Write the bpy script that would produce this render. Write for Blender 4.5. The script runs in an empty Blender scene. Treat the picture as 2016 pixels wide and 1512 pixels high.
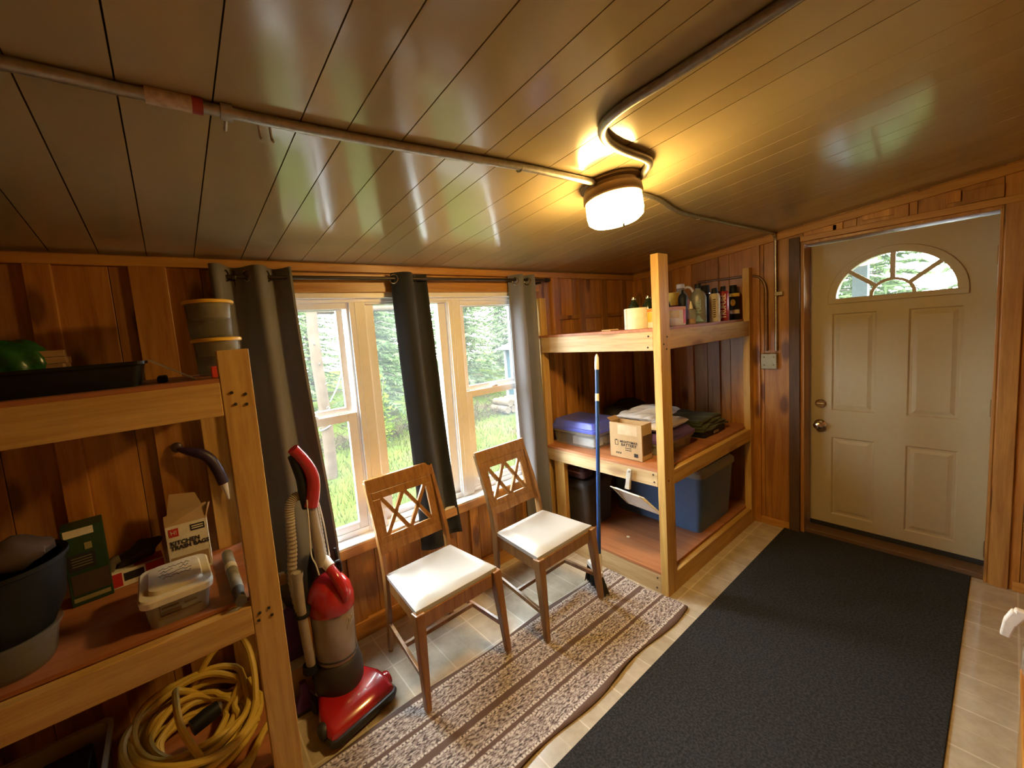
import bpy, bmesh, math, random
from mathutils import Vector, Matrix
random.seed(7)
S = bpy.context.scene
COL = S.collection
PI = math.pi
LAMP, SKY, EXPO = 35.0, 11.0, 2.0

# ---------------------------------------------------------------- helpers
def link(o):
    COL.objects.link(o); return o

def thing(name, label, cat, loc=(0, 0, 0), rotz=0.0, group=None):
    o = link(bpy.data.objects.new(name, None))
    o.empty_display_size = 0.05
    o.location = loc; o.rotation_euler = (0, 0, rotz)
    o['label'] = label; o['category'] = cat
    if group: o['group'] = group
    return o

def obj(name, bm, mat, parent=None, loc=None, smooth=False, bev=0.0, sub=0, solid=0.0):
    me = bpy.data.meshes.new(name)
    bmesh.ops.recalc_face_normals(bm, faces=bm.faces[:]) if not smooth == 'keep' else None
    bm.to_mesh(me); bm.free()
    for m in (mat if isinstance(mat, (list, tuple)) else [mat]):
        me.materials.append(m)
    if smooth:
        for p in me.polygons: p.use_smooth = True
    o = link(bpy.data.objects.new(name, me))
    if parent: o.parent = parent
    if loc: o.location = loc
    if solid:
        m = o.modifiers.new('solid', 'SOLIDIFY'); m.thickness = solid; m.offset = 0
    if bev:
        m = o.modifiers.new('bevel', 'BEVEL'); m.width = bev; m.segments = 2; m.limit_method = 'ANGLE'; m.angle_limit = 0.6
    if sub:
        m = o.modifiers.new('sub', 'SUBSURF'); m.levels = sub; m.render_levels = sub
    if smooth is True and (bev or True):
        try:
            me.set_sharp_from_angle(angle=0.7)
        except Exception:
            pass
    return o

def tag(o, label, cat, group=None):
    o['label'] = label; o['category'] = cat
    if group: o['group'] = group
    return o

def struct(o):
    o['kind'] = 'structure'; return o

def copy_tree(o, parent=None):
    c = o.copy(); link(c)
    if parent: c.parent = parent
    for ch in list(o.children): copy_tree(ch, c)
    return c

def B(): return bmesh.new()

def tone_layer(bm):
    return bm.faces.layers.float.get('tone') or bm.faces.layers.float.new('tone')

def box(bm, x0, x1, y0, y1, z0, z1, tone=None, mi=0, M=None):
    L = tone_layer(bm) if tone is not None else None
    v = [bm.verts.new(Vector(p) if M is None else M @ Vector(p)) for p in
         ((x0, y0, z0), (x1, y0, z0), (x1, y1, z0), (x0, y1, z0), (x0, y0, z1), (x1, y0, z1), (x1, y1, z1), (x0, y1, z1))]
    fs = [bm.faces.new([v[i] for i in q]) for q in ((0, 3, 2, 1), (4, 5, 6, 7), (0, 1, 5, 4), (1, 2, 6, 5), (2, 3, 7, 6), (3, 0, 4, 7))]
    for f in fs:
        f.material_index = mi
        if L: f[L] = tone
    return v

def hexa(bm, bottom, top, mi=0):
    """bottom, top: 4 points each, same order"""
    v = [bm.verts.new(p) for p in list(bottom) + list(top)]
    for q in ((0, 3, 2, 1), (4, 5, 6, 7), (0, 1, 5, 4), (1, 2, 6, 5), (2, 3, 7, 6), (3, 0, 4, 7)):
        bm.faces.new([v[i] for i in q]).material_index = mi

def beam(bm, p0, p1, w, h, up=(0, 0, 1), w1=None, h1=None):
    p0 = Vector(p0); p1 = Vector(p1); d = (p1 - p0).normalized()
    s = d.cross(Vector(up))
    if s.length < 1e-4: s = d.cross(Vector((0, 1, 0)))
    s.normalize(); u = s.cross(d)
    w1 = w if w1 is None else w1; h1 = h if h1 is None else h1
    q = lambda p, a, b: [p - s * a / 2 - u * b / 2, p + s * a / 2 - u * b / 2, p + s * a / 2 + u * b / 2, p - s * a / 2 + u * b / 2]
    hexa(bm, q(p0, w, h), q(p1, w1, h1))

def catmull(pts, n=6, closed=False):
    P = [Vector(p) for p in pts]; out = []
    m = len(P)
    for i in range(m if closed else m - 1):
        p0 = P[(i - 1) % m] if (closed or i > 0) else P[0]
        p1 = P[i % m]; p2 = P[(i + 1) % m]
        p3 = P[(i + 2) % m] if (closed or i + 2 < m) else P[m - 1]
        for k in range(n):
            t = k / n
            out.append(0.5 * ((2 * p1) + (p2 - p0) * t + (2 * p0 - 5 * p1 + 4 * p2 - p3) * t * t + (3 * p1 - p0 - 3 * p2 + p3) * t ** 3))
    if not closed: out.append(P[-1])
    return out

def tube(bm, pts, r, seg=10, closed=False, cap=True, mi=0):
    P = [Vector(p) for p in pts]; n = len(P)
    R = r if isinstance(r, (list, tuple)) else [r] * n
    rings = []; prev = None
    for i in range(n):
        a = P[(i - 1) % n] if (closed or i > 0) else P[0]
        b = P[(i + 1) % n] if (closed or i < n - 1) else P[-1]
        d = (b - a)
        if d.length < 1e-9: d = Vector((0, 0, 1))
        d.normalize()
        if prev is None:
            s = d.cross(Vector((0, 0, 1)))
            if s.length < 1e-3: s = d.cross(Vector((1, 0, 0)))
        else:
            s = prev - d * prev.dot(d)
        s.normalize(); prev = s; u = d.cross(s)
        rings.append([bm.verts.new(P[i] + (s * math.cos(2 * PI * k / seg) + u * math.sin(2 * PI * k / seg)) * R[i]) for k in range(seg)])
    for i in range(n if closed else n - 1):
        A = rings[i]; Bq = rings[(i + 1) % n]
        for k in range(seg):
            bm.faces.new((A[k], A[(k + 1) % seg], Bq[(k + 1) % seg], Bq[k])).material_index = mi
    if cap and not closed:
        bm.faces.new(rings[0][::-1]).material_index = mi; bm.faces.new(rings[-1]).material_index = mi

def lathe(bm, prof, seg=24, M=None, mi=0, sx=1.0, sy=1.0):
    """prof: list of (r,z); closed at ends when r==0"""
    M = M or Matrix.Identity(4); rings = []
    for r, z in prof:
        if r <= 1e-6: rings.append([bm.verts.new(M @ Vector((0, 0, z)))])
        else: rings.append([bm.verts.new(M @ Vector((sx * r * math.cos(2 * PI * k / seg), sy * r * math.sin(2 * PI * k / seg), z))) for k in range(seg)])
    for A, C in zip(rings, rings[1:]):
        for k in range(seg):
            k2 = (k + 1) % seg
            if len(A) == 1 and len(C) == 1: continue
            if len(A) == 1: f = bm.faces.new((A[0], C[k2], C[k]))
            elif len(C) == 1: f = bm.faces.new((A[k], A[k2], C[0]))
            else: f = bm.faces.new((A[k], A[k2], C[k2], C[k]))
            f.material_index = mi

def prism(bm, poly, fn, t0, t1, mi=0):
    """poly in (u,v); fn(u,v,t)->point"""
    a = [bm.verts.new(fn(u, v, t0)) for u, v in poly]; b = [bm.verts.new(fn(u, v, t1)) for u, v in poly]
    n = len(poly)
    bm.faces.new(a[::-1]).material_index = mi; bm.faces.new(b).material_index = mi
    for i in range(n):
        bm.faces.new((a[i], a[(i + 1) % n], b[(i + 1) % n], b[i])).material_index = mi

def rrect(w, d, r, n=5):
    """rounded rectangle outline centred at 0"""
    out = []
    for cx, cy, a0 in ((w / 2 - r, d / 2 - r, 0), (-w / 2 + r, d / 2 - r, 90), (-w / 2 + r, -d / 2 + r, 180), (w / 2 - r, -d / 2 + r, 270)):
        for k in range(n + 1):
            a = math.radians(a0 + 90 * k / n); out.append((cx + r * math.cos(a), cy + r * math.sin(a)))
    return out

def loft(bm, sections, cap0=True, cap1=True, mi=0):
    """sections: list of point loops with the same count"""
    rings = [[bm.verts.new(p) for p in s] for s in sections]; n = len(rings[0])
    for A, C in zip(rings, rings[1:]):
        for k in range(n):
            bm.faces.new((A[k], A[(k + 1) % n], C[(k + 1) % n], C[k])).material_index = mi
    if cap0: bm.faces.new(rings[0][::-1]).material_index = mi
    if cap1: bm.faces.new(rings[-1]).material_index = mi

def rbox(bm, cx, cy, z0, w, d, h, r=0.01, taper=1.0, n=4, edge=0.004, mi=0, M=None):
    """box with rounded vertical corners and softened top; taper scales the bottom"""
    secs = []
    e = min(edge, h / 3)
    for z, s, off in ((z0, taper, -e), (z0 + e, taper + (1 - taper) * e / h, 0), (z0 + h - e, 1 - (1 - taper) * e / h, 0), (z0 + h, 1, -e)):
        pts = [Vector((cx + u * s, cy + v * s, z)) for u, v in rrect(w + 2 * off, d + 2 * off, max(r + off, 0.001), n)]
        secs.append([M @ p for p in pts] if M else pts)
    loft(bm, secs, mi=mi)

def tub(bm, cx, cy, z0, w, d, h, r=0.02, taper=0.9, th=0.003, n=4):
    """open thin-walled container"""
    def loop(z, s, off): return [(cx + u * s, cy + v * s, z) for u, v in rrect(w + 2 * off, d + 2 * off, max(r + off, 0.002), n)]
    loft(bm, [loop(z0, taper, 0), loop(z0 + h, 1, 0), loop(z0 + h, 1, -th), loop(z0 + th, taper, -th)], cap0=True, cap1=True)

def text_mesh(body, size, depth=0.0006, align='CENTER', bold=0.0):
    cu = bpy.data.curves.new('writing', 'FONT'); cu.body = body; cu.size = size; cu.extrude = depth
    cu.offset = bold * size; cu.align_x = align; cu.align_y = 'CENTER'; cu.resolution_u = 3
    o = bpy.data.objects.new('writing_tmp', cu); link(o)
    dg = bpy.context.evaluated_depsgraph_get(); dg.update()
    me = bpy.data.meshes.new_from_object(o.evaluated_get(dg))
    bpy.data.objects.remove(o); bpy.data.curves.remove(cu)
    return me

def writing(name, body, size, mat, parent, origin, xdir, ydir, sx=1.0, align='CENTER', bold=0):
    """flat lettering on a surface; xdir = reading direction, ydir = up direction of the letters"""
    me = text_mesh(body, size, align=align, bold=bold); me.name = name
    X = Vector(xdir).normalized(); Y = Vector(ydir).normalized(); Z = X.cross(Y)
    M = Matrix(((X.x * sx, Y.x, Z.x, origin[0]), (X.y * sx, Y.y, Z.y, origin[1]), (X.z * sx, Y.z, Z.z, origin[2]), (0, 0, 0, 1)))
    me.transform(M)
    me.materials.clear(); me.materials.append(mat)
    o = link(bpy.data.objects.new(name, me)); o.parent = parent
    return o

# ---------------------------------------------------------------- materials
def nm(name):
    m = bpy.data.materials.new(name); m.use_nodes = True
    nt = m.node_tree; b = nt.nodes['Principled BSDF']
    return m, nt, b

def setp(b, **k):
    names = {'spec': 'Specular IOR Level', 'coat': 'Coat Weight', 'trans': 'Transmission Weight', 'sheen': 'Sheen Weight', 'coatr': 'Coat Roughness'}
    for a, v in k.items():
        b.inputs[names.get(a, a)].default_value = v

def plain(name, col, rough=0.5, metal=0.0, var=0.08, scale=30.0, bump=0.0, bscale=None, **k):
    m, nt, b = nm(name); N = nt.nodes; L = nt.links
    setp(b, Roughness=rough, Metallic=metal, **k)
    tc = N.new('ShaderNodeTexCoord'); no = N.new('ShaderNodeTexNoise')
    no.inputs['Scale'].default_value = scale; no.inputs['Detail'].default_value = 4
    L.new(tc.outputs['Object'], no.inputs['Vector'])
    cr = N.new('ShaderNodeValToRGB')
    c = Vector(col[:3])
    cr.color_ramp.elements[0].position = 0.3; cr.color_ramp.elements[1].position = 0.7
    cr.color_ramp.elements[0].color = (*(c * (1 - var)), 1); cr.color_ramp.elements[1].color = (*[min(1, x) for x in c * (1 + var)], 1)
    L.new(no.outputs['Fac'], cr.inputs['Fac']); L.new(cr.outputs['Color'], b.inputs['Base Color'])
    if bump:
        n2 = no
        if bscale:
            n2 = N.new('ShaderNodeTexNoise'); n2.inputs['Scale'].default_value = bscale; n2.inputs['Detail'].default_value = 5
            L.new(tc.outputs['Object'], n2.inputs['Vector'])
        bp = N.new('ShaderNodeBump'); bp.inputs['Strength'].default_value = bump; bp.inputs['Distance'].default_value = 0.004
        L.new(n2.outputs['Fac'], bp.inputs['Height']); L.new(bp.outputs['Normal'], b.inputs['Normal'])
    return m

def wood(name, light, dark, axis='z', scale=1.0, rough=0.5, knots=0.6, tone=0.0, coat=0.0, knotcol=None, knotscale=2.2):
    """pine-like wood; grain runs along the axis"""
    m, nt, b = nm(name); N = nt.nodes; L = nt.links
    setp(b, Roughness=rough, coat=coat, coatr=0.25)
    tc = N.new('ShaderNodeTexCoord'); mp = N.new('ShaderNodeMapping')
    long, across = 1.0 * scale, 14.0 * scale
    sc = {'x': (long, across, across), 'y': (across, long, across), 'z': (across, across, long)}[axis]
    mp.inputs['Scale'].default_value = sc
    L.new(tc.outputs['Object'], mp.inputs['Vector'])
    vec = mp.outputs['Vector']
    at = None
    if tone:
        at = N.new('ShaderNodeAttribute'); at.attribute_name = 'tone'
        ad = N.new('ShaderNodeVectorMath'); ad.operation = 'MULTIPLY_ADD'
        cb = N.new('ShaderNodeCombineXYZ')
        for i in range(3): L.new(at.outputs['Fac'], cb.inputs[i])
        L.new(cb.outputs['Vector'], ad.inputs[0]); ad.inputs[1].default_value = (37.0, 53.0, 29.0); L.new(vec, ad.inputs[2]); vec = ad.outputs['Vector']
    n1 = N.new('ShaderNodeTexNoise'); n1.inputs['Scale'].default_value = 1.6; n1.inputs['Detail'].default_value = 6; n1.inputs['Roughness'].default_value = 0.62; n1.inputs['Distortion'].default_value = 0.6
    L.new(vec, n1.inputs['Vector'])
    n3 = N.new('ShaderNodeTexNoise'); n3.inputs['Scale'].default_value = 9.0; n3.inputs['Detail'].default_value = 3
    L.new(vec, n3.inputs['Vector'])
    mxa = N.new('ShaderNodeMath'); mxa.operation = 'MULTIPLY_ADD'; mxa.inputs[1].default_value = 0.25
    L.new(n3.outputs['Fac'], mxa.inputs[0]); L.new(n1.outputs['Fac'], mxa.inputs[2])
    cr = N.new('ShaderNodeValToRGB'); cr.color_ramp.elements[0].position = 0.44; cr.color_ramp.elements[1].position = 0.78
    cr.color_ramp.elements[0].color = (*light, 1); cr.color_ramp.elements[1].color = (*dark, 1)
    L.new(mxa.outputs[0], cr.inputs['Fac'])
    col = cr.outputs['Color']
    if knots:
        mk = N.new('ShaderNodeMapping')
        kl, ka = knotscale, knotscale * 2.6
        mk.inputs['Scale'].default_value = {'x': (kl, ka, ka), 'y': (ka, kl, ka), 'z': (ka, ka, kl)}[axis]
        L.new(tc.outputs['Object'], mk.inputs['Vector'])
        kv = mk.outputs['Vector']
        if tone:
            ad2 = N.new('ShaderNodeVectorMath'); ad2.operation = 'MULTIPLY_ADD'
            L.new(cb.outputs['Vector'], ad2.inputs[0]); ad2.inputs[1].default_value = (11.0, 17.0, 23.0); L.new(kv, ad2.inputs[2]); kv = ad2.outputs['Vector']
        vo = N.new('ShaderNodeTexVoronoi'); vo.inputs['Scale'].default_value = 1.0
        L.new(kv, vo.inputs['Vector'])
        nw = N.new('ShaderNodeMath'); nw.operation = 'MULTIPLY_ADD'; nw.inputs[1].default_value = 0.10
        L.new(n3.outputs['Fac'], nw.inputs[0]); L.new(vo.outputs['Distance'], nw.inputs[2])
        kr = N.new('ShaderNodeValToRGB'); kr.color_ramp.elements[0].position = 0.17; kr.color_ramp.elements[1].position = 0.27
        kr.color_ramp.elements[0].color = (knots, knots, knots, 1); kr.color_ramp.elements[1].color = (0, 0, 0, 1)
        L.new(nw.outputs[0], kr.inputs['Fac'])
        mx = N.new('ShaderNodeMixRGB'); kc = knotcol or tuple(c * 0.35 for c in dark)
        mx.inputs['Color2'].default_value = (*kc, 1)
        L.new(kr.outputs['Color'], mx.inputs['Fac']); L.new(col, mx.inputs['Color1']); col = mx.outputs['Color']
    if tone:
        mr = N.new('ShaderNodeMapRange'); mr.inputs['To Min'].default_value = 1 - tone; mr.inputs['To Max'].default_value = 1 + tone
        L.new(at.outputs['Fac'], mr.inputs['Value'])
        vm = N.new('ShaderNodeVectorMath'); vm.operation = 'SCALE'
        L.new(col, vm.inputs[0]); L.new(mr.outputs['Result'], vm.inputs['Scale']); col = vm.outputs['Vector']
    L.new(col, b.inputs['Base Color'])
    bp = N.new('ShaderNodeBump'); bp.inputs['Strength'].default_value = 0.08; bp.inputs['Distance'].default_value = 0.002
    L.new(n1.outputs['Fac'], bp.inputs['Height']); L.new(bp.outputs['Normal'], b.inputs['Normal'])
    return m

def clear_plastic(name, tint=(0.9, 0.92, 0.92), frost=0.35, rough=0.25):
    """thin translucent sheet: part see-through, part milky"""
    m, nt, b = nm(name); N = nt.nodes; L = nt.links
    setp(b, Roughness=rough); b.inputs['Base Color'].default_value = (*tint, 1)
    tr = N.new('ShaderNodeBsdfTransparent'); tr.inputs['Color'].default_value = (*[0.5 + 0.5 * t for t in tint], 1)
    no = N.new('ShaderNodeTexNoise'); no.inputs['Scale'].default_value = 12
    tc = N.new('ShaderNodeTexCoord'); L.new(tc.outputs['Object'], no.inputs['Vector'])
    mr = N.new('ShaderNodeMapRange'); mr.inputs['To Min'].default_value = frost * 0.8; mr.inputs['To Max'].default_value = frost * 1.2
    L.new(no.outputs['Fac'], mr.inputs['Value'])
    mx = N.new('ShaderNodeMixShader'); L.new(mr.outputs['Result'], mx.inputs['Fac'])
    L.new(tr.outputs['BSDF'], mx.inputs[1]); L.new(b.outputs['BSDF'], mx.inputs[2])
    L.new(mx.outputs['Shader'], N['Material Output'].inputs['Surface'])
    return m

def pane_mat(name, haze=0.0):
    m, nt, b = nm(name); N = nt.nodes; L = nt.links
    tr = N.new('ShaderNodeBsdfTransparent'); tr.inputs['Color'].default_value = (0.94, 0.97, 0.96, 1)
    gl = N.new('ShaderNodeBsdfGlossy'); gl.inputs['Roughness'].default_value = 0.02
    lw_ = N.new('ShaderNodeLayerWeight'); lw_.inputs['Blend'].default_value = 0.5
    pw = N.new('ShaderNodeMath'); pw.operation = 'POWER'; pw.inputs[1].default_value = 5.0; L.new(lw_.outputs['Facing'], pw.inputs[0])
    fr = N.new('ShaderNodeMath'); fr.operation = 'MULTIPLY_ADD'; fr.inputs[1].default_value = 0.9; fr.inputs[2].default_value = 0.035; L.new(pw.outputs[0], fr.inputs[0])
    mx = N.new('ShaderNodeMixShader')
    L.new(fr.outputs[0], mx.inputs['Fac']); L.new(tr.outputs['BSDF'], mx.inputs[1]); L.new(gl.outputs['BSDF'], mx.inputs[2])
    out = mx.outputs['Shader']
    if haze:
        di = N.new('ShaderNodeBsdfTranslucent'); di.inputs['Color'].default_value = (0.9, 0.95, 0.97, 1)
        no = N.new('ShaderNodeTexNoise'); no.inputs['Scale'].default_value = 2.5; no.inputs['Detail'].default_value = 5
        tc = N.new('ShaderNodeTexCoord'); L.new(tc.outputs['Object'], no.inputs['Vector'])
        mr = N.new('ShaderNodeMapRange'); mr.inputs['From Min'].default_value = 0.35; mr.inputs['From Max'].default_value = 0.7
        mr.inputs['To Min'].default_value = haze * 0.5; mr.inputs['To Max'].default_value = haze * 1.5
        L.new(no.outputs['Fac'], mr.inputs['Value'])
        m2 = N.new('ShaderNodeMixShader'); L.new(mr.outputs['Result'], m2.inputs['Fac'])
        L.new(out, m2.inputs[1]); L.new(di.outputs['BSDF'], m2.inputs[2]); out = m2.outputs['Shader']
    L.new(out, N['Material Output'].inputs['Surface'])
    return m

def cloth(name, col, trans=0.15, rough=0.85, weave=250.0):
    m, nt, b = nm(name); N = nt.nodes; L = nt.links
    setp(b, Roughness=rough, sheen=0.15)
    tc = N.new('ShaderNodeTexCoord'); no = N.new('ShaderNodeTexNoise'); no.inputs['Scale'].default_value = 6; no.inputs['Detail'].default_value = 6
    L.new(tc.outputs['Object'], no.inputs['Vector'])
    cr = N.new('ShaderNodeValToRGB'); c = Vector(col)
    cr.color_ramp.elements[0].color = (*(c * 0.88), 1); cr.color_ramp.elements[1].color = (*(c * 1.12), 1)
    L.new(no.outputs['Fac'], cr.inputs['Fac']); L.new(cr.outputs['Color'], b.inputs['Base Color'])
    n2 = N.new('ShaderNodeTexNoise'); n2.inputs['Scale'].default_value = weave
    L.new(tc.outputs['Object'], n2.inputs['Vector'])
    bp = N.new('ShaderNodeBump'); bp.inputs['Strength'].default_value = 0.15; bp.inputs['Distance'].default_value = 0.001
    L.new(n2.outputs['Fac'], bp.inputs['Height']); L.new(bp.outputs['Normal'], b.inputs['Normal'])
    if trans:
        t = N.new('ShaderNodeBsdfTranslucent'); L.new(cr.outputs['Color'], t.inputs['Color'])
        mx = N.new('ShaderNodeMixShader'); mx.inputs['Fac'].default_value = trans
        L.new(b.outputs['BSDF'], mx.inputs[1]); L.new(t.outputs['BSDF'], mx.inputs[2])
        L.new(mx.outputs['Shader'], N['Material Output'].inputs['Surface'])
    return m

def foliage(name, c1, c2, scale=1.5):
    m, nt, b = nm(name); N = nt.nodes; L = nt.links
    setp(b, Roughness=0.9, spec=0.0)
    tc = N.new('ShaderNodeTexCoord'); no = N.new('ShaderNodeTexNoise'); no.inputs['Scale'].default_value = scale; no.inputs['Detail'].default_value = 4
    L.new(tc.outputs['Object'], no.inputs['Vector'])
    at = N.new('ShaderNodeAttribute'); at.attribute_name = 'tone'
    ma = N.new('ShaderNodeMath'); ma.operation = 'MULTIPLY_ADD'; ma.inputs[1].default_value = 0.5
    L.new(at.outputs['Fac'], ma.inputs[0]); 
    m5 = N.new('ShaderNodeMath'); m5.operation = 'MULTIPLY'; m5.inputs[1].default_value = 0.6
    L.new(no.outputs['Fac'], m5.inputs[0]); L.new(m5.outputs[0], ma.inputs[2])
    cr = N.new('ShaderNodeValToRGB'); cr.color_ramp.elements[0].position = 0.2; cr.color_ramp.elements[1].position = 0.9
    cr.color_ramp.elements[0].color = (*c1, 1); cr.color_ramp.elements[1].color = (*c2, 1)
    L.new(ma.outputs[0], cr.inputs['Fac']); L.new(cr.outputs['Color'], b.inputs['Base Color'])
    t = N.new('ShaderNodeBsdfTranslucent'); L.new(cr.outputs['Color'], t.inputs['Color'])
    mx = N.new('ShaderNodeMixShader'); mx.inputs['Fac'].default_value = 0.35
    L.new(b.outputs['BSDF'], mx.inputs[1]); L.new(t.outputs['BSDF'], mx.inputs[2])
    L.new(mx.outputs['Shader'], N['Material Output'].inputs['Surface'])
    return m
# ---------------------------------------------------------------- palette
PINE_WALL = ((0.52, 0.25, 0.05), (0.31, 0.115, 0.018))
M_wall = wood('stained_pine_wall', *PINE_WALL, axis='z', rough=0.42, knots=0.75, tone=0.28, coat=0.15, knotcol=(0.07, 0.015, 0.004))
M_wallh = wood('stained_pine_trim', (0.55, 0.28, 0.06), (0.36, 0.145, 0.026), axis='x', rough=0.42, knots=0.5, coat=0.1, knotcol=(0.1, 0.03, 0.01))
M_wallhy = wood('stained_pine_trim_y', (0.55, 0.28, 0.06), (0.36, 0.145, 0.026), axis='y', rough=0.42, knots=0.5, coat=0.1, knotcol=(0.1, 0.03, 0.01))
M_trimz = wood('stained_pine_trim_z', (0.48, 0.25, 0.066), (0.29, 0.12, 0.028), axis='z', rough=0.4, knots=0.5, coat=0.1)
M_darktrim = wood('weathered_dark_board', (0.12, 0.062, 0.028), (0.06, 0.028, 0.012), axis='z', rough=0.6, knots=0.3)
L1, L2 = (0.66, 0.435, 0.135), (0.44, 0.245, 0.062)
M_lumz = wood('framing_lumber_upright', L1, L2, axis='z', rough=0.55, knots=0.6, knotcol=(0.2, 0.08, 0.025))
M_lumx = wood('framing_lumber_x', L1, L2, axis='x', rough=0.55, knots=0.6, knotcol=(0.2, 0.08, 0.025))
M_lumy = wood('framing_lumber_y', (0.63, 0.47, 0.26), (0.44, 0.29, 0.13), axis='y', rough=0.55, knots=0.6, knotcol=(0.22, 0.1, 0.04))
M_ply = wood('plywood_deck', (0.48, 0.2, 0.085), (0.33, 0.115, 0.045), axis='x', scale=0.6, rough=0.5, knots=0.35, knotscale=1.4)
M_plyy = wood('plywood_deck_y', (0.50, 0.215, 0.095), (0.34, 0.125, 0.05), axis='y', scale=0.6, rough=0.5, knots=0.35, knotscale=1.4)
M_chair = wood('chair_wood', (0.37, 0.175, 0.045), (0.21, 0.085, 0.018), axis='z', scale=1.6, rough=0.35, knots=0, coat=0.3)
M_chair2 = wood('daylit_worn_chair_wood', (0.35, 0.19, 0.07), (0.20, 0.098, 0.032), axis='z', scale=1.6, rough=0.4, knots=0, coat=0.2)  # greyer chair wood: neutral light put into the colour, plus slight weathering
M_vinylseat = plain('cream_vinyl_seat', (0.48, 0.47, 0.445), rough=0.42, var=0.03, scale=8, bump=0.12, bscale=9, coat=0.1)
M_white = plain('white_vinyl_frame', (0.84, 0.83, 0.82), rough=0.35, var=0.02)
M_door = plain('cream_painted_door', (0.44, 0.37, 0.24), rough=0.5, var=0.02, bump=0.06, bscale=180)
M_black = plain('black_plastic', (0.010, 0.010, 0.010), rough=0.5, var=0.2, spec=0.25)
M_smoke = clear_plastic('smoky_clear_plastic', (0.46, 0.44, 0.35), frost=0.20)
M_dark = plain('charcoal_plastic', (0.03, 0.028, 0.027), rough=0.5, var=0.15)
M_rubber = plain('black_rubber', (0.014, 0.013, 0.012), rough=0.7)
M_steel = plain('galvanised_steel', (0.42, 0.40, 0.36), rough=0.38, metal=0.85, var=0.15, scale=60)
M_chrome = plain('satin_nickel', (0.62, 0.55, 0.42), rough=0.22, metal=1.0, var=0.03)
M_bronze = plain('dark_bronze', (0.05, 0.035, 0.025), rough=0.4, metal=0.7)
M_hinge = plain('brass_hinge', (0.30, 0.19, 0.08), rough=0.4, metal=0.8)
M_red = plain('red_glossy_plastic', (0.40, 0.012, 0.016), rough=0.18, var=0.04, coat=0.5)
M_redm = plain('red_label', (0.55, 0.03, 0.025), rough=0.5)
M_redbright = plain('bright_red_box', (0.75, 0.06, 0.03), rough=0.5)
M_taupe = plain('taupe_plastic_tube', (0.34, 0.29, 0.23), rough=0.5)
M_cup = plain('smoky_dust_cup', (0.29, 0.235, 0.185), rough=0.15, var=0.15, scale=10, coat=0.4)
M_purple = plain('purple_plastic', (0.10, 0.022, 0.22), rough=0.4)
M_bluehandle = plain('blue_metal_handle', (0.015, 0.055, 0.22), rough=0.3, coat=0.3)
M_whiteplastic = plain('white_plastic', (0.75, 0.73, 0.70), rough=0.35)
M_greyplastic = plain('grey_beige_plastic', (0.48, 0.44, 0.38), rough=0.45)
M_bluelid = plain('blue_lid_plastic', (0.10, 0.13, 0.62), rough=0.35)
M_purplelid = plain('violet_lid_plastic', (0.15, 0.09, 0.36), rough=0.4)
M_clear = clear_plastic('clear_plastic', (0.85, 0.88, 0.88), frost=0.13)
M_frost = clear_plastic('frosted_plastic', (0.62, 0.60, 0.52), frost=0.38)
M_card = plain('brown_cardboard', (0.43, 0.29, 0.15), rough=0.85, var=0.06, scale=15, bump=0.1, bscale=80)
M_cardin = plain('cardboard_inside', (0.36, 0.23, 0.11), rough=0.9, var=0.08)
M_carddark = plain('printed_cardboard', (0.10, 0.055, 0.03), rough=0.8)
M_tote = plain('blue_tote_plastic', (0.085, 0.16, 0.32), rough=0.4, var=0.05)
M_totelid = plain('grey_tote_lid', (0.26, 0.27, 0.25), rough=0.45)
M_greytote = plain('dark_grey_tote', (0.055, 0.048, 0.045), rough=0.5)
M_greencloth = cloth('olive_green_canvas', (0.050, 0.062, 0.018), trans=0)
M_ink = plain('black_ink', (0.02, 0.018, 0.018), rough=0.7)
M_paper = plain('white_paper', (0.80, 0.76, 0.66), rough=0.9, bump=0.1, bscale=120)
M_yellowlid = plain('yellow_lid', (0.78, 0.48, 0.04), rough=0.4)
M_tubwhite = plain('cream_tub', (0.72, 0.66, 0.54), rough=0.45)
M_yellowcord = plain('yellow_cord', (0.62, 0.43, 0.07), rough=0.5, var=0.12, scale=12)
M_greenbag = plain('green_shiny_bag', (0.02, 0.11, 0.015), rough=0.25, var=0.4, scale=25, bump=0.4, bscale=22)
M_darkgreen = plain('dark_green_box', (0.015, 0.05, 0.02), rough=0.5)
M_kindling = wood('kindling', (0.55, 0.33, 0.14), (0.28, 0.14, 0.05), axis='x', rough=0.8, knots=0)
M_orange = plain('orange_print', (0.70, 0.26, 0.05), rough=0.6)
M_yellow = plain('yellow_print', (0.72, 0.50, 0.07), rough=0.6)
M_glassgreen = plain('dark_green_bottle', (0.012, 0.02, 0.008), rough=0.12, coat=0.5)
M_greyblue = plain('blue_grey_bottle', (0.15, 0.155, 0.15), rough=0.35)
M_lightblue = plain('light_blue_print', (0.22, 0.36, 0.45), rough=0.5)
M_curt_grey = cloth('grey_curtain', (0.20, 0.19, 0.19), trans=0.10)
M_curt_grey2 = cloth('grey_curtain_daylight_tint', (0.27, 0.26, 0.275), trans=0.38)  # paler copy of the grey curtain; daylight through the cloth put into its colour
M_curt_black = cloth('black_curtain', (0.010, 0.010, 0.011), trans=0.03)
M_pane = pane_mat('window_glass', haze=0.009)
M_fanpane = pane_mat('fanlight_glass', haze=0.02)
M_wrap = plain('white_wrap', (0.80, 0.79, 0.80), rough=0.25, bump=0.3, bscale=12)
M_moss = plain('moss_box_label', (0.30, 0.26, 0.12), rough=0.6)

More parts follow.
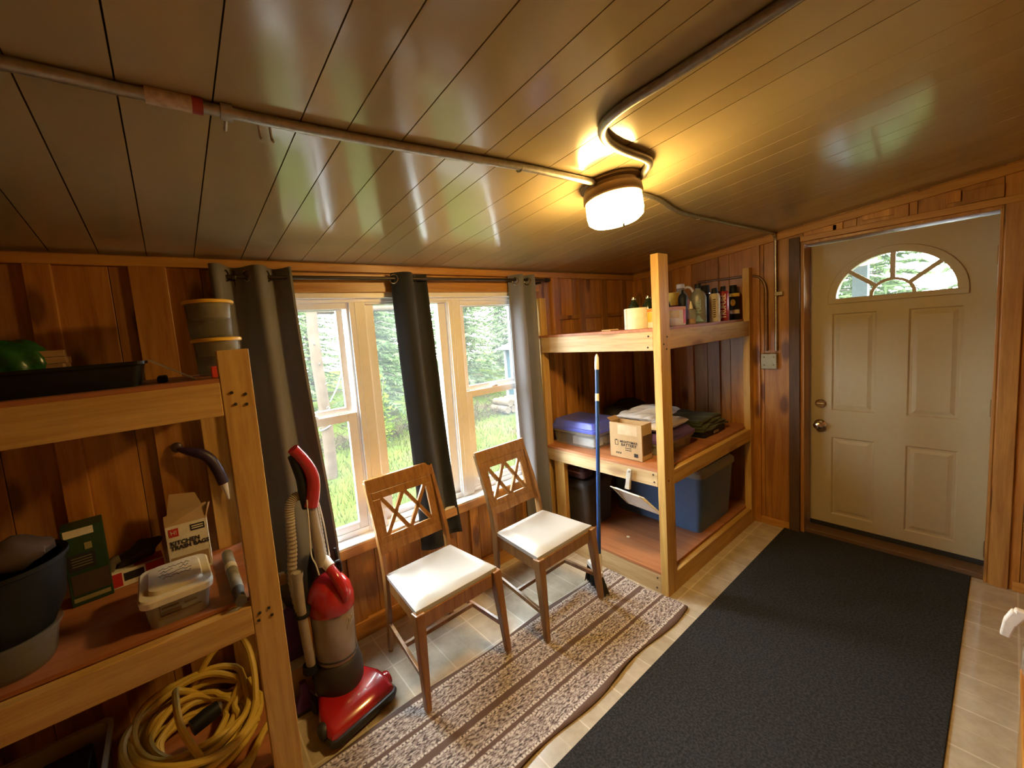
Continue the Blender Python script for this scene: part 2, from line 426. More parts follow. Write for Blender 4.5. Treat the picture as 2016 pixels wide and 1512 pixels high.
def mat_floor():
    """sheet vinyl with a pattern of squares of two sizes"""
    m, nt, b = nm('vinyl_floor'); N = nt.nodes; L = nt.links
    setp(b, Roughness=0.24, coat=0.25)
    tc = N.new('ShaderNodeTexCoord'); mp = N.new('ShaderNodeMapping'); mp.inputs['Location'].default_value = (0.07, 0.05, 0)
    L.new(tc.outputs['Object'], mp.inputs['Vector'])
    def brick(w, h, off, fr):
        br = N.new('ShaderNodeTexBrick'); br.offset = off; br.offset_frequency = fr; br.squash = 1.0
        br.inputs['Scale'].default_value = 1.0; br.inputs['Brick Width'].default_value = w; br.inputs['Row Height'].default_value = h
        br.inputs['Mortar Size'].default_value = 0.0042; br.inputs['Mortar Smooth'].default_value = 0.3
        L.new(mp.outputs['Vector'], br.inputs['Vector']); return br
    b1 = brick(0.24, 0.24, 0.0, 2)
    b1.inputs['Color1'].default_value = (0.52, 0.45, 0.35, 1); b1.inputs['Color2'].default_value = (0.56, 0.49, 0.39, 1); b1.inputs['Mortar'].default_value = (0.64, 0.58, 0.49, 1)
    b2 = brick(0.12, 0.24, 0.0, 2)
    b2.inputs['Color1'].default_value = (1, 1, 1, 1); b2.inputs['Color2'].default_value = (0.93, 0.93, 0.92, 1); b2.inputs['Mortar'].default_value = (1.05, 1.05, 1.05, 1)
    no = N.new('ShaderNodeTexNoise'); no.inputs['Scale'].default_value = 9; no.inputs['Detail'].default_value = 7; no.inputs['Roughness'].default_value = 0.65
    L.new(tc.outputs['Object'], no.inputs['Vector'])
    cr = N.new('ShaderNodeValToRGB'); cr.color_ramp.elements[0].position = 0.35; cr.color_ramp.elements[1].position = 0.7
    cr.color_ramp.elements[0].color = (0.80, 0.77, 0.72, 1); cr.color_ramp.elements[1].color = (1.06, 1.05, 1.03, 1)
    L.new(no.outputs['Fac'], cr.inputs['Fac'])
    m1 = N.new('ShaderNodeMixRGB'); m1.blend_type = 'MULTIPLY'; m1.inputs['Fac'].default_value = 1
    L.new(b1.outputs['Color'], m1.inputs['Color1']); L.new(cr.outputs['Color'], m1.inputs['Color2'])
    m2 = N.new('ShaderNodeMixRGB'); m2.blend_type = 'MULTIPLY'; m2.inputs['Fac'].default_value = 1
    L.new(m1.outputs['Color'], m2.inputs['Color1']); L.new(b2.outputs['Color'], m2.inputs['Color2'])
    L.new(m2.outputs['Color'], b.inputs['Base Color'])
    bp = N.new('ShaderNodeBump'); bp.inputs['Strength'].default_value = 0.15; bp.inputs['Distance'].default_value = 0.002
    L.new(b1.outputs['Fac'], bp.inputs['Height']); bp.invert = True; L.new(bp.outputs['Normal'], b.inputs['Normal'])
    return m
M_floor = mat_floor()

def mat_ceiling():
    m, nt, b = nm('painted_ceiling_boards'); N = nt.nodes; L = nt.links
    setp(b, Roughness=0.15, coat=0.0, spec=0.75)
    tc = N.new('ShaderNodeTexCoord'); no = N.new('ShaderNodeTexNoise'); no.inputs['Scale'].default_value = 5; no.inputs['Detail'].default_value = 3
    L.new(tc.outputs['Object'], no.inputs['Vector'])
    at = N.new('ShaderNodeAttribute'); at.attribute_name = 'tone'
    ma = N.new('ShaderNodeMath'); ma.operation = 'MULTIPLY_ADD'; ma.inputs[1].default_value = 0.5
    L.new(at.outputs['Fac'], ma.inputs[0]); L.new(no.outputs['Fac'], ma.inputs[2])
    cr = N.new('ShaderNodeValToRGB'); cr.color_ramp.elements[0].position = 0.3; cr.color_ramp.elements[1].position = 1.1
    cr.color_ramp.elements[0].color = (0.345, 0.27, 0.145, 1); cr.color_ramp.elements[1].color = (0.395, 0.315, 0.175, 1)
    L.new(ma.outputs[0], cr.inputs['Fac']); L.new(cr.outputs['Color'], b.inputs['Base Color'])
    mp = N.new('ShaderNodeMapping'); mp.inputs['Scale'].default_value = (14, 1.2, 1.2); L.new(tc.outputs['Object'], mp.inputs['Vector'])
    n2 = N.new('ShaderNodeTexNoise'); n2.inputs['Scale'].default_value = 1.0; n2.inputs['Detail'].default_value = 2; L.new(mp.outputs['Vector'], n2.inputs['Vector'])
    bp = N.new('ShaderNodeBump'); bp.inputs['Strength'].default_value = 0.06; bp.inputs['Distance'].default_value = 0.006
    L.new(n2.outputs['Fac'], bp.inputs['Height']); L.new(bp.outputs['Normal'], b.inputs['Normal'])
    return m
M_ceil = mat_ceiling()

def mat_mat():
    m, nt, b = nm('black_loop_mat'); N = nt.nodes; L = nt.links
    setp(b, Roughness=0.95)
    tc = N.new('ShaderNodeTexCoord'); no = N.new('ShaderNodeTexNoise'); no.inputs['Scale'].default_value = 110; no.inputs['Detail'].default_value = 3
    L.new(tc.outputs['Object'], no.inputs['Vector'])
    cr = N.new('ShaderNodeValToRGB'); cr.color_ramp.elements[0].position = 0.38; cr.color_ramp.elements[1].position = 0.68
    cr.color_ramp.elements[0].color = (0.005, 0.005, 0.005, 1); cr.color_ramp.elements[1].color = (0.030, 0.029, 0.029, 1)
    L.new(no.outputs['Fac'], cr.inputs['Fac']); L.new(cr.outputs['Color'], b.inputs['Base Color'])
    bp = N.new('ShaderNodeBump'); bp.inputs['Strength'].default_value = 0.7; bp.inputs['Distance'].default_value = 0.004
    L.new(no.outputs['Fac'], bp.inputs['Height']); L.new(bp.outputs['Normal'], b.inputs['Normal'])
    return m
M_mat = mat_mat()

def mat_rug(y0, y1):
    """woven runner: speckled bands divided by brown stripes edged with white stitches, running along x"""
    m, nt, b = nm('woven_runner'); N = nt.nodes; L = nt.links
    setp(b, Roughness=0.95)
    tc = N.new('ShaderNodeTexCoord'); sp = N.new('ShaderNodeSeparateXYZ'); L.new(tc.outputs['Object'], sp.inputs[0])
    # speckle stretched obliquely
    mp = N.new('ShaderNodeMapping'); mp.inputs['Scale'].default_value = (52, 125, 1); mp.inputs['Rotation'].default_value = (0, 0, 0.25)
    L.new(tc.outputs['Object'], mp.inputs['Vector'])
    no = N.new('ShaderNodeTexNoise'); no.inputs['Scale'].default_value = 1.0; no.inputs['Detail'].default_value = 3; no.inputs['Distortion'].default_value = 0.6
    L.new(mp.outputs['Vector'], no.inputs['Vector'])
    cr = N.new('ShaderNodeValToRGB'); e = cr.color_ramp.elements
    e[0].position = 0.35; e[0].color = (0.055, 0.043, 0.045, 1); e[1].position = 0.63; e[1].color = (0.60, 0.54, 0.50, 1)
    k = e.new(0.48); k.color = (0.29, 0.23, 0.215, 1)
    L.new(no.outputs['Fac'], cr.inputs['Fac'])
    mr = N.new('ShaderNodeMapRange'); mr.inputs['From Min'].default_value = y0; mr.inputs['From Max'].default_value = y1
    L.new(sp.outputs['Y'], mr.inputs['Value'])
    # stripe mask by position across the runner
    st = N.new('ShaderNodeValToRGB'); st.color_ramp.interpolation = 'CONSTANT'
    el = st.color_ramp.elements
    el[0].position = 0.0; el[0].color = (1, 1, 1, 1); el[1].position = 0.035; el[1].color = (0, 0, 0, 1)
    for c, w in ((0.27, 0.016), (0.505, 0.028), (0.745, 0.016)):
        a = el.new(c - w); a.color = (1, 1, 1, 1); z = el.new(c + w); z.color = (0, 0, 0, 1)
    a = el.new(0.968); a.color = (1, 1, 1, 1)
    L.new(mr.outputs['Result'], st.inputs['Fac'])
    m1 = N.new('ShaderNodeMixRGB'); m1.inputs['Color2'].default_value = (0.135, 0.085, 0.068, 1)
    L.new(st.outputs['Color'], m1.inputs['Fac']); L.new(cr.outputs['Color'], m1.inputs['Color1'])
    # stitches
    sm = N.new('ShaderNodeValToRGB'); sm.color_ramp.interpolation = 'CONSTANT'; es = sm.color_ramp.elements
    es[0].position = 0.0; es[0].color = (0, 0, 0, 1); es[1].position = 0.038; es[1].color = (1, 1, 1, 1)
    q = es.new(0.058); q.color = (0, 0, 0, 1)
    for c, w in ((0.27, 0.022), (0.505, 0.034), (0.745, 0.022)):
        for s0, s1 in ((c - w - 0.014, c - w), (c + w, c + w + 0.014)):
            a = es.new(s0); a.color = (1, 1, 1, 1); z = es.new(s1); z.color = (0, 0, 0, 1)
    a = es.new(0.942); a.color = (1, 1, 1, 1); a = es.new(0.962); a.color = (0, 0, 0, 1)
    L.new(mr.outputs['Result'], sm.inputs['Fac'])
    mm = N.new('ShaderNodeMath'); mm.operation = 'MULTIPLY'; mm.inputs[1].default_value = 62.0; L.new(sp.outputs['X'], mm.inputs[0])
    fr = N.new('ShaderNodeMath'); fr.operation = 'FRACT'; L.new(mm.outputs[0], fr.inputs[0])
    gt = N.new('ShaderNodeMath'); gt.operation = 'GREATER_THAN'; gt.inputs[1].default_value = 0.45; L.new(fr.outputs[0], gt.inputs[0])
    mu = N.new('ShaderNodeMath'); mu.operation = 'MULTIPLY'; L.new(gt.outputs[0], mu.inputs[0]); L.new(sm.outputs['Color'], mu.inputs[1])
    m2 = N.new('ShaderNodeMixRGB'); m2.inputs['Color2'].default_value = (0.66, 0.60, 0.54, 1)
    L.new(mu.outputs[0], m2.inputs['Fac']); L.new(m1.outputs['Color'], m2.inputs['Color1'])
    L.new(m2.outputs['Color'], b.inputs['Base Color'])
    bp = N.new('ShaderNodeBump'); bp.inputs['Strength'].default_value = 0.4; bp.inputs['Distance'].default_value = 0.003
    L.new(no.outputs['Fac'], bp.inputs['Height']); L.new(bp.outputs['Normal'], b.inputs['Normal'])
    return m
# ---------------------------------------------------------------- room dimensions
XD = 2.123       # face of the door wall
WY = 0.02        # face of the window wall
XL, YB = -3.3, -3.1
C0, SL = 2.112, 0.1063
def ceil_z(y): return C0 - SL * y

# floor
bm = B(); box(bm, XL - 0.1, XD + 0.3, YB - 0.1, WY + 0.2, -0.06, 0.0)
struct(obj('floor', bm, M_floor))

# ceiling: boards with dark joints, sloping down to the window wall
bm = B()
lines = [-3.45, -3.26, -3.09, -2.92, -2.78, -2.60, -2.44, -2.27, -2.13, -1.97, -1.84, -1.70, -1.55, -1.385, -1.20, -1.085, -0.93, -0.76, -0.655, -0.568,
         -0.375, -0.218, -0.108, 0.11, 0.22, 0.35, 0.47, 0.63, 0.79, 0.90, 1.06, 1.21, 1.37, 1.48, 1.65, 1.81, 1.97, 2.13, 2.30]
rnd = random.Random(3)
lay = tone_layer(bm)
for a, c in zip(lines, lines[1:]):
    g = 0.0017; ya, yb = WY + 0.08, YB - 0.1
    t = rnd.random()
    v = [bm.verts.new(p) for p in ((a + g, ya, ceil_z(ya)), (c - g, ya, ceil_z(ya)), (c - g, yb, ceil_z(yb)), (a + g, yb, ceil_z(yb)))]
    u = [bm.verts.new(p.co + Vector((0, 0, 0.012))) for p in v]
    for q in ([v[0], v[1], v[2], v[3]], [v[0], v[1], u[1], u[0]], [v[1], v[2], u[2], u[1]], [v[2], v[3], u[3], u[2]], [v[3], v[0], u[0], u[3]]):
        f = bm.faces.new(q); f[lay] = t
# backing behind the joints
ya, yb = WY + 0.3, YB - 0.15
w = [bm.verts.new(p) for p in ((XL - 0.3, ya, ceil_z(ya) + 0.012), (XD + 0.4, ya, ceil_z(ya) + 0.012), (XD + 0.4, yb, ceil_z(yb) + 0.012), (XL - 0.3, yb, ceil_z(yb) + 0.012))]
u = [bm.verts.new(p.co + Vector((0, 0, 0.06))) for p in w]
for q in ([w[0], w[1], w[2], w[3]], [u[0], u[1], u[2], u[3]], [w[0], w[1], u[1], u[0]], [w[1], w[2], u[2], u[1]], [w[2], w[3], u[3], u[2]], [w[3], w[0], u[0], u[3]]):
    f = bm.faces.new(q); f[lay] = 0.0; f.material_index = 1
M_gap = plain('board_joint', (0.05, 0.03, 0.015), rough=0.8)
struct(obj('ceiling', bm, [M_ceil, M_gap]))

# window wall: vertical boards round one wide opening, battens proud of the boards
OX0, OX1, OZ0, OZ1 = -1.25, 0.66, 0.565, 1.95
bm = B(); rnd = random.Random(5)
def wall_boards(bm, a0, a1, put, step=0.19):
    x = a0
    while x < a1 - 1e-3:
        x2 = min(x + step * rnd.uniform(0.75, 1.25), a1)
        if a1 - x2 < 0.05: x2 = a1
        put(x + 0.001, x2 - 0.001, rnd.random()); x = x2
TOPZ = 2.16
def full(a, c, t): box(bm, a, c, WY, WY + 0.14, 0.0, TOPZ, tone=t)
def low(a, c, t): box(bm, a, c, WY, WY + 0.14, 0.0, OZ0, tone=t)
wall_boards(bm, XL, OX0, full); wall_boards(bm, OX1, XD + 0.02, full); wall_boards(bm, OX0, OX1, low, 0.17)
box(bm, OX0, OX1, WY, WY + 0.14, OZ1, TOPZ, tone=0.5)
# solid boarding behind the joints
for a, c, z0, z1 in ((XL, OX0, 0, TOPZ), (OX1, XD + 0.02, 0, TOPZ), (OX0, OX1, 0, OZ0), (OX0, OX1, OZ1, TOPZ)):
    box(bm, a, c, WY + 0.135, WY + 0.16, z0, z1, tone=0.1)
for c0, wd in ((-2.95, .09), (-2.58, .085), (-2.24, .085), (-1.88, .075), (-1.555, .125), (0.98, .07), (1.31, .065), (1.63, .08), (1.94, .07)):
    box(bm, c0 - wd / 2, c0 + wd / 2, WY - 0.026, WY, 0.0, 2.07, tone=rnd.random())
for c0, wd in ((-1.18, .09), (-0.83, .085), (-0.62, .07), (-0.31, .09), (0.02, .07), (0.22, .07), (0.52, .08), (0.72, .07)):
    box(bm, c0 - wd / 2, c0 + wd / 2, WY - 0.018, WY, 0.0, 0.53, tone=rnd.random())
# short blocking between the battens, upper right
for a, c in ((1.015, 1.277), (1.343, 1.59), (1.67, 1.905)):
    box(bm, a, c, WY - 0.02, WY, 1.735, 1.765, tone=0.25)
struct(obj('wall_back', bm, M_wall, bev=0.002))

# door wall with the door opening
DY1, DY2 = -1.262, -2.10        # opening
DZ = 2.125
bm = B()
def fy(a, c, t): box(bm, XD, XD + 0.18, a, c, 0.0, ceil_z(a) + 0.05, tone=t)
wall_boards(bm, YB, DY2, fy); wall_boards(bm, DY1, WY, fy)
wall_boards(bm, DY2, DY1, lambda a, c, t: box(bm, XD, XD + 0.18, a, c, DZ, ceil_z(a) + 0.05, tone=t), 0.3)
for a, c in ((YB, DY2), (DY1, WY + 0.1)): box(bm, XD + 0.176, XD + 0.2, a, c, 0, 2.5, tone=0.2)
box(bm, XD + 0.176, XD + 0.2, DY2, DY1, DZ, 2.5, tone=0.2)
for c0, wd in ((-0.16, .06), (-0.33, .05), (-0.50, .05), (-0.70, .06), (-0.985, .05), (-2.42, .09), (-2.8, .08)):
    box(bm, XD - 0.02, XD, c0 - wd / 2, c0 + wd / 2, 0.0, ceil_z(c0) - 0.05, tone=rnd.random())
# offcuts of board nailed over the door
for a, c, z0, z1, t in ((-1.27, -1.44, 2.165, 2.20, .9), (-1.42, -1.47, 2.165, 2.235, .95), (-1.56, -1.70, 2.19, 2.235, 1.0), (-1.70, -1.76, 2.165, 2.235, .7), (-1.90, -1.955, 2.19, 2.25, .95), (-1.96, -2.1, 2.17, 2.24, .2)):
    box(bm, XD - 0.014, XD, min(a, c), max(a, c), z0, z1, tone=t)
struct(obj('wall_right', bm, M_wall, bev=0.0015))

# the two walls behind the camera
bm = B()
wall_boards(bm, YB, WY, lambda a, c, t: box(bm, XL - 0.1, XL, a, c, 0, ceil_z(a) + 0.05, tone=t))
box(bm, XL - 0.12, XL - 0.098, YB, WY + 0.1, 0, 2.5, tone=0.2)
struct(obj('wall_left', bm, M_wall))
bm = B()
wall_boards(bm, XL, XD, lambda a, c, t: box(bm, a, c, YB - 0.1, YB, 0, 2.5, tone=t))
box(bm, XL, XD + 0.2, YB - 0.12, YB - 0.098, 0, 2.55, tone=0.2)
struct(obj('wall_front', bm, M_wall))

# trims
def trim(name, bm, m): return struct(obj(name, bm, m, bev=0.003))
bm = B(); box(bm, XL, XD, WY - 0.03, WY + 0.005, 2.062, 2.102); trim('trim_1', bm, M_wallh)
bm = B(); box(bm, OX0 - 0.1, 0.80, WY - 0.022, WY - 0.001, 1.955, 2.055); trim('trim_2', bm, M_wallh)
# sloping trim along the top of the door wall
bm = B()
hexa(bm, [(XD - 0.022, WY, ceil_z(WY) - 0.06), (XD + .01, WY, ceil_z(WY) - 0.06), (XD + .01, YB, ceil_z(YB) - 0.06), (XD - 0.022, YB, ceil_z(YB) - 0.06)],
     [(XD - 0.022, WY, ceil_z(WY) - 0.012), (XD + .01, WY, ceil_z(WY) - 0.012), (XD + .01, YB, ceil_z(YB) - 0.012), (XD - 0.022, YB, ceil_z(YB) - 0.012)])
trim('trim_3', bm, M_wallhy)
# wooden edge under the window stool
bm = B(); box(bm, OX0 - 0.05, OX1 + 0.05, WY - 0.055, WY - 0.0, 0.512, 0.566); trim('trim_4', bm, wood('sill_edge', (0.56, 0.30, 0.10), (0.40, 0.18, 0.05), axis='x', rough=0.4, knots=0.3))
bm = B(); box(bm, OX0, OX1, WY - 0.05, 0.11, 0.566, 0.577); trim('trim_5', bm, M_white)
# head and side liners of the window opening
bm = B(); box(bm, OX0, OX1, WY - 0.008, 0.13, 1.925, 1.955); box(bm, OX0, OX1, WY + 0.02, 0.13, 1.905, 1.926)
box(bm, OX0, OX0 + 0.02, WY - 0.005, 0.13, 0.577, 1.925); box(bm, OX1 - 0.02, OX1, WY - 0.005, 0.13, 0.577, 1.925); trim('trim_6', bm, M_white)
bm = B(); box(bm, XL, OX1 + 0.05, WY - 0.024, WY, 0.0, 0.10); struct(obj('baseboard_back', bm, M_wallh, bev=0.003))
bm = B(); box(bm, XD - 0.016, XD, -1.19, -0.97, 0.0, 0.055); box(bm, XD - 0.016, XD, YB, -2.19, 0.0, 0.055); struct(obj('baseboard_right', bm, M_wallhy, bev=0.003))

# ---------------------------------------------------------------- windows
GY = 0.08
def ring(bm, x0, x1, z0, z1, w, y0, y1, wb=None, wt=None):
    wb = w if wb is None else wb; wt = w if wt is None else wt
    box(bm, x0, x0 + w, y0, y1, z0, z1); box(bm, x1 - w, x1, y0, y1, z0, z1)
    box(bm, x0 + w, x1 - w, y0, y1, z0, z0 + wb); box(bm, x0 + w, x1 - w, y0, y1, z1 - wt, z1)
def pane(x0, x1, z0, z1, y, parent):
    bm = B(); box(bm, x0, x1, y, y + 0.004, z0, z1); return obj('pane', bm, M_pane, parent)

def double_hung(name, x0, x1, xm0, xm1):
    """x0..x1 outer frame; xm0..xm1 lower glass"""
    bm = B(); ring(bm, x0, x1, 0.577, 1.906, 0.035, 0.055, 0.125)
    w = struct(obj(name, bm, M_white, bev=0.003))
    a, c = x0 + 0.036, x1 - 0.036
    bm = B(); ring(bm, a + .012, c - .012, 1.29, 1.900, 0.036, 0.088, 0.112, wb=0.03, wt=0.036)
    up = obj('upper_sash', bm, M_white, w, bev=0.003); pane(a + .046, c - .046, 1.318, 1.866, 0.099, up)
    bm = B(); ring(bm, a, c, 0.595, 1.288, 0.052, 0.060, 0.086, wb=0.055, wt=0.046)
    lo = obj('lower_sash', bm, M_white, w, bev=0.003); pane(a + .05, c - .05, 0.648, 1.244, 0.072, lo)
    bm = B(); mx = (a + c) / 2; box(bm, mx - 0.03, mx + 0.03, 0.058, 0.082, 1.288, 1.300); box(bm, mx - 0.012, mx + 0.02, 0.05, 0.07, 1.296, 1.306)
    obj('sash_lock', bm, M_white, lo, bev=0.003)
    return w
double_hung('window_1', -1.228, -0.668, 0, 0)
double_hung('window_3', 0.048, 0.640, 0, 0)
bm = B(); ring(bm, -0.666, 0.046, 0.577, 1.906, 0.075, 0.05, 0.125, wb=0.03, wt=0.012)
ring(bm, -0.592, -0.028, 0.606, 1.895, 0.058, 0.072, 0.12, wb=0.03, wt=0.004)
# proud mullion covers
for a, c in ((-0.690, -0.600), (-0.02, 0.07)):
    box(bm, a, c, 0.04, 0.056, 0.577, 1.906); box(bm, a + 0.03, a + 0.036, 0.037, 0.045, 0.577, 1.906)
w2 = struct(obj('window_2', bm, M_white, bev=0.003))
pane(-0.535, -0.085, 0.634, 1.892, 0.096, w2)

# ---------------------------------------------------------------- door
XS = 2.264
SY1, SY2, SZ0, SZ1 = -1.2749, -2.0879, 0.07, 2.102
door = struct(link(bpy.data.objects.new('door_1', None))); door.location = (XS, SY1, 0)
# local frame: u to the right along the slab, z up, +x into the wall
SW = SY1 - SY2
def dpt(u, z, d): return Vector((d, -u, z))
fc, fr = 0.406, 0.268          # fanlight centre and glass radius
fz = 1.716
fo = 0.308
# raised and sunk panels as a height field around four rectangles plus the round-headed light
bm = B()
pan = [(0.117, 0.338, 0.92, 1.612), (0.478, 0.692, 0.92, 1.622), (0.120, 0.338, 0.146, 0.724), (0.485, 0.702, 0.152, 0.729)]
pan = [(0.117, 0.338, 0.922, 1.612), (0.482, 0.700, 0.922, 1.612), (0.117, 0.338, 0.146, 0.724), (0.482, 0.700, 0.146, 0.724)]
us = sorted({0, SW} | {p[0] for p in pan} | {p[1] for p in pan}); zs = sorted({SZ0} | {p[2] for p in pan} | {p[3] for p in pan} | {1.66})
def inpan(u, z): return any(p[0] < u < p[1] and p[2] < z < p[3] for p in pan)
vc = {}
def V(u, z, d=0.0):
    k = (round(u, 4), round(z, 4), round(d, 4))
    if k not in vc: vc[k] = bm.verts.new(dpt(u, z, d))
    return vc[k]
for u0, u1 in zip(us, us[1:]):
    for z0, z1 in zip(zs, zs[1:]):
        if not inpan((u0 + u1) / 2, (z0 + z1) / 2):
            bm.faces.new((V(u0, z0), V(u1, z0), V(u1, z1), V(u0, z1)))
for a, c, z0, z1 in pan:
    steps = [(0, 0), (0.008, 0.009), (0.020, 0.009), (0.040, 0.002)]
    for (i0, d0), (i1, d1) in zip(steps, steps[1:]):
        o = [(a + i0, z0 + i0), (c - i0, z0 + i0), (c - i0, z1 - i0), (a + i0, z1 - i0)]
        n = [(a + i1, z0 + i1), (c - i1, z0 + i1), (c - i1, z1 - i1), (a + i1, z1 - i1)]
        for k in range(4):
            k2 = (k + 1) % 4
            bm.faces.new((V(*o[k], d0), V(*o[k2], d0), V(*n[k2], d1), V(*n[k], d1)))
    i, d = steps[-1]
    bm.faces.new((V(a + i, z0 + i, d), V(c - i, z0 + i, d), V(c - i, z1 - i, d), V(a + i, z1 - i, d)))
# upper field with a half-round opening
NA = 28
arc = [(fc - fo * math.cos(PI * k / NA), fz - 0.03 + fo * math.sin(PI * k / NA)) for k in range(NA + 1)]
zb = arc[0][1]
def outer(k):
    t = PI * k / NA; cx, sz = -math.cos(t), math.sin(t)
    m = min((fc if cx < 0 else SW - fc) / max(abs(cx), 1e-6), (SZ1 - zb) / max(sz, 1e-6))
    return (fc + cx * m, zb + sz * m)
for k in range(NA):
    p, q = outer(k), outer(k + 1)
    f = [V(*arc[k]), V(*arc[k + 1]), V(*q), V(*p)]
    bm.faces.new(f)
    if (p[0] < 1e-4) != (q[0] < 1e-4) : bm.faces.new((V(*p), V(*q), V(0, SZ1)))
    if (p[0] > SW - 1e-4) != (q[0] > SW - 1e-4): bm.faces.new((V(*p), V(*q), V(SW, SZ1)))
zt = 1.66
bm.faces.new((V(0, zt), V(fc - fo, zt), V(fc - fo, zb), V(0, zb)))
bm.faces.new((V(fc - fo, zt), V(fc + fo, zt), V(fc + fo, zb), V(fc - fo, zb)))
bm.faces.new((V(fc + fo, zt), V(SW, zt), V(SW, zb), V(fc + fo, zb)))
# edges and back
TH = 0.042
for (u0, z0), (u1, z1) in (((0, SZ0), (SW, SZ0)), ((SW, SZ0), (SW, SZ1)), ((SW, SZ1), (0, SZ1)), ((0, SZ1), (0, SZ0))):
    bm.faces.new([bm.verts.new(dpt(u, z, d)) for u, z, d in ((u0, z0, 0), (u1, z1, 0), (u1, z1, TH), (u0, z0, TH))])
for u0, u1, z0, z1 in ((0, SW, SZ0, zb), (0, fc - fo, zb, SZ1), (fc + fo, SW, zb, SZ1)):
    bm.faces.new([bm.verts.new(dpt(u, z, TH)) for u, z in ((u0, z0), (u1, z0), (u1, z1), (u0, z1))])
for k in range(NA):
    bm.faces.new([bm.verts.new(dpt(u, z, TH)) for u, z in (arc[k], arc[k + 1], (arc[k + 1][0], SZ1), (arc[k][0], SZ1))])
slab = obj('door_slab', bm, M_door, door)
# fanlight surround
bm = B()
def arcband(r0, r1, d0, d1, c=(fc, fz), a0=0.0, a1=PI, n=28):
    secs = []
    for k in range(n + 1):
        t = a0 + (a1 - a0) * k / n; cs, sn = -math.cos(t), math.sin(t)
        secs.append([dpt(c[0] + cs * r, c[1] + sn * r, d) for r, d in ((r0, d0), (r1, d0), (r1, d1), (r0, d1))])
    loft(bm, secs)
arcband(fr, fo + 0.004, -0.012, 0.05, c=(fc, fz - 0.004))
box(bm, -0.012, 0.05, -(fc + fo + 0.004), -(fc - fo - 0.004), fz - 0.036, fz)
surround = obj('fanlight_frame', bm, M_door, door, bev=0.004)
bm = B()
arcband(0.088, 0.105, -0.004, 0.02, n=14)
for a in (PI * 0.225, PI * 0.5, PI * 0.775):
    c, s = -math.cos(a), math.sin(a)
    beam(bm, dpt(fc + c * 0.10, fz + s * 0.10, 0.008), dpt(fc + c * (fr + 0.004), fz + s * (fr + 0.004), 0.008), 0.024, 0.020, up=(1, 0, 0))
obj('glazing_bars', bm, M_door, door)
bm = B()
prism(bm, [(fc - (fr + .01) * math.cos(PI * k / 24), fz - 0.01 + (fr + .01) * math.sin(PI * k / 24)) for k in range(25)], lambda u, z, t: dpt(u, z, t), 0.020, 0.024)
obj('pane', bm, M_fanpane, door)
# hardware
def along_x(x, y, z): return Matrix.Translation((x, y, z)) @ Matrix.Rotation(-PI / 2, 4, 'Y')
bm = B(); lathe(bm, [(0.0, 0), (0.032, 0), (0.032, 0.006), (0.026, 0.012), (0.0, 0.012)], 24, along_x(0, -0.058, 0.966))
db = obj('deadbolt', bm, M_chrome, door, smooth=True)
bm = B(); box(bm, -0.022, -0.010, -0.058 - 0.020, -0.058 + 0.020, 0.961, 0.971); obj('thumb_turn', bm, M_chrome, db, bev=0.002)
bm = B(); lathe(bm, [(0.0, 0), (0.035, 0), (0.035, 0.005), (0.028, 0.012), (0.013, 0.018), (0.013, 0.032), (0.022, 0.040), (0.029, 0.052), (0.028, 0.064), (0.018, 0.073), (0.0, 0.075)], 28, along_x(0, -0.056, 0.813))
obj('door_knob', bm, M_chrome, door, smooth=True)
for z in (1.878, 1.005, 0.143):
    bm = B(); tube(bm, [(-0.006, -SW - 0.006, z - 0.055), (-0.006, -SW - 0.006, z + 0.055)], 0.007, 10)
    box(bm, -0.003, 0.0, -SW - 0.02, -SW + 0.004, z - 0.052, z + 0.052)
    obj('hinge', bm, M_hinge, door)
bm = B(); box(bm, 0.0, 0.04, -SW, 0.0, 0.035, 0.071); obj('door_sweep', bm, M_rubber, door)
# jamb, casing and threshold
bm = B()
box(bm, XD - 0.004, XS + 0.10, DY1 - 0.010, DY1 + 0.003, 0.0, DZ); box(bm, XD - 0.004, XS + 0.10, DY2 - 0.003, DY2 + 0.010, 0.0, DZ)
box(bm, XD - 0.004, XS + 0.10, DY2, DY1, DZ - 0.018, DZ + 0.003)
trim('trim_7', bm, M_trimz)
bm = B(); box(bm, XD - 0.022, XD - 0.002, -1.250, -1.188, 0.0, 2.165); trim('trim_8', bm, M_darktrim)
bm = B(); box(bm, XD - 0.016, XD - 0.002, -2.175, -2.108, 0.0, 2.13); trim('trim_9', bm, M_trimz)
bm = B(); box(bm, XD - 0.018, XD - 0.002, -2.175, -1.250, 2.128, 2.166); trim('trim_10', bm, M_wallhy)
bm = B(); box(bm, XD + 0.02, XS + 0.12, DY2, DY1, 0.0, 0.036); trim('trim_11', bm, plain('threshold_brown', (0.16, 0.09, 0.045), rough=0.5, metal=0.3))
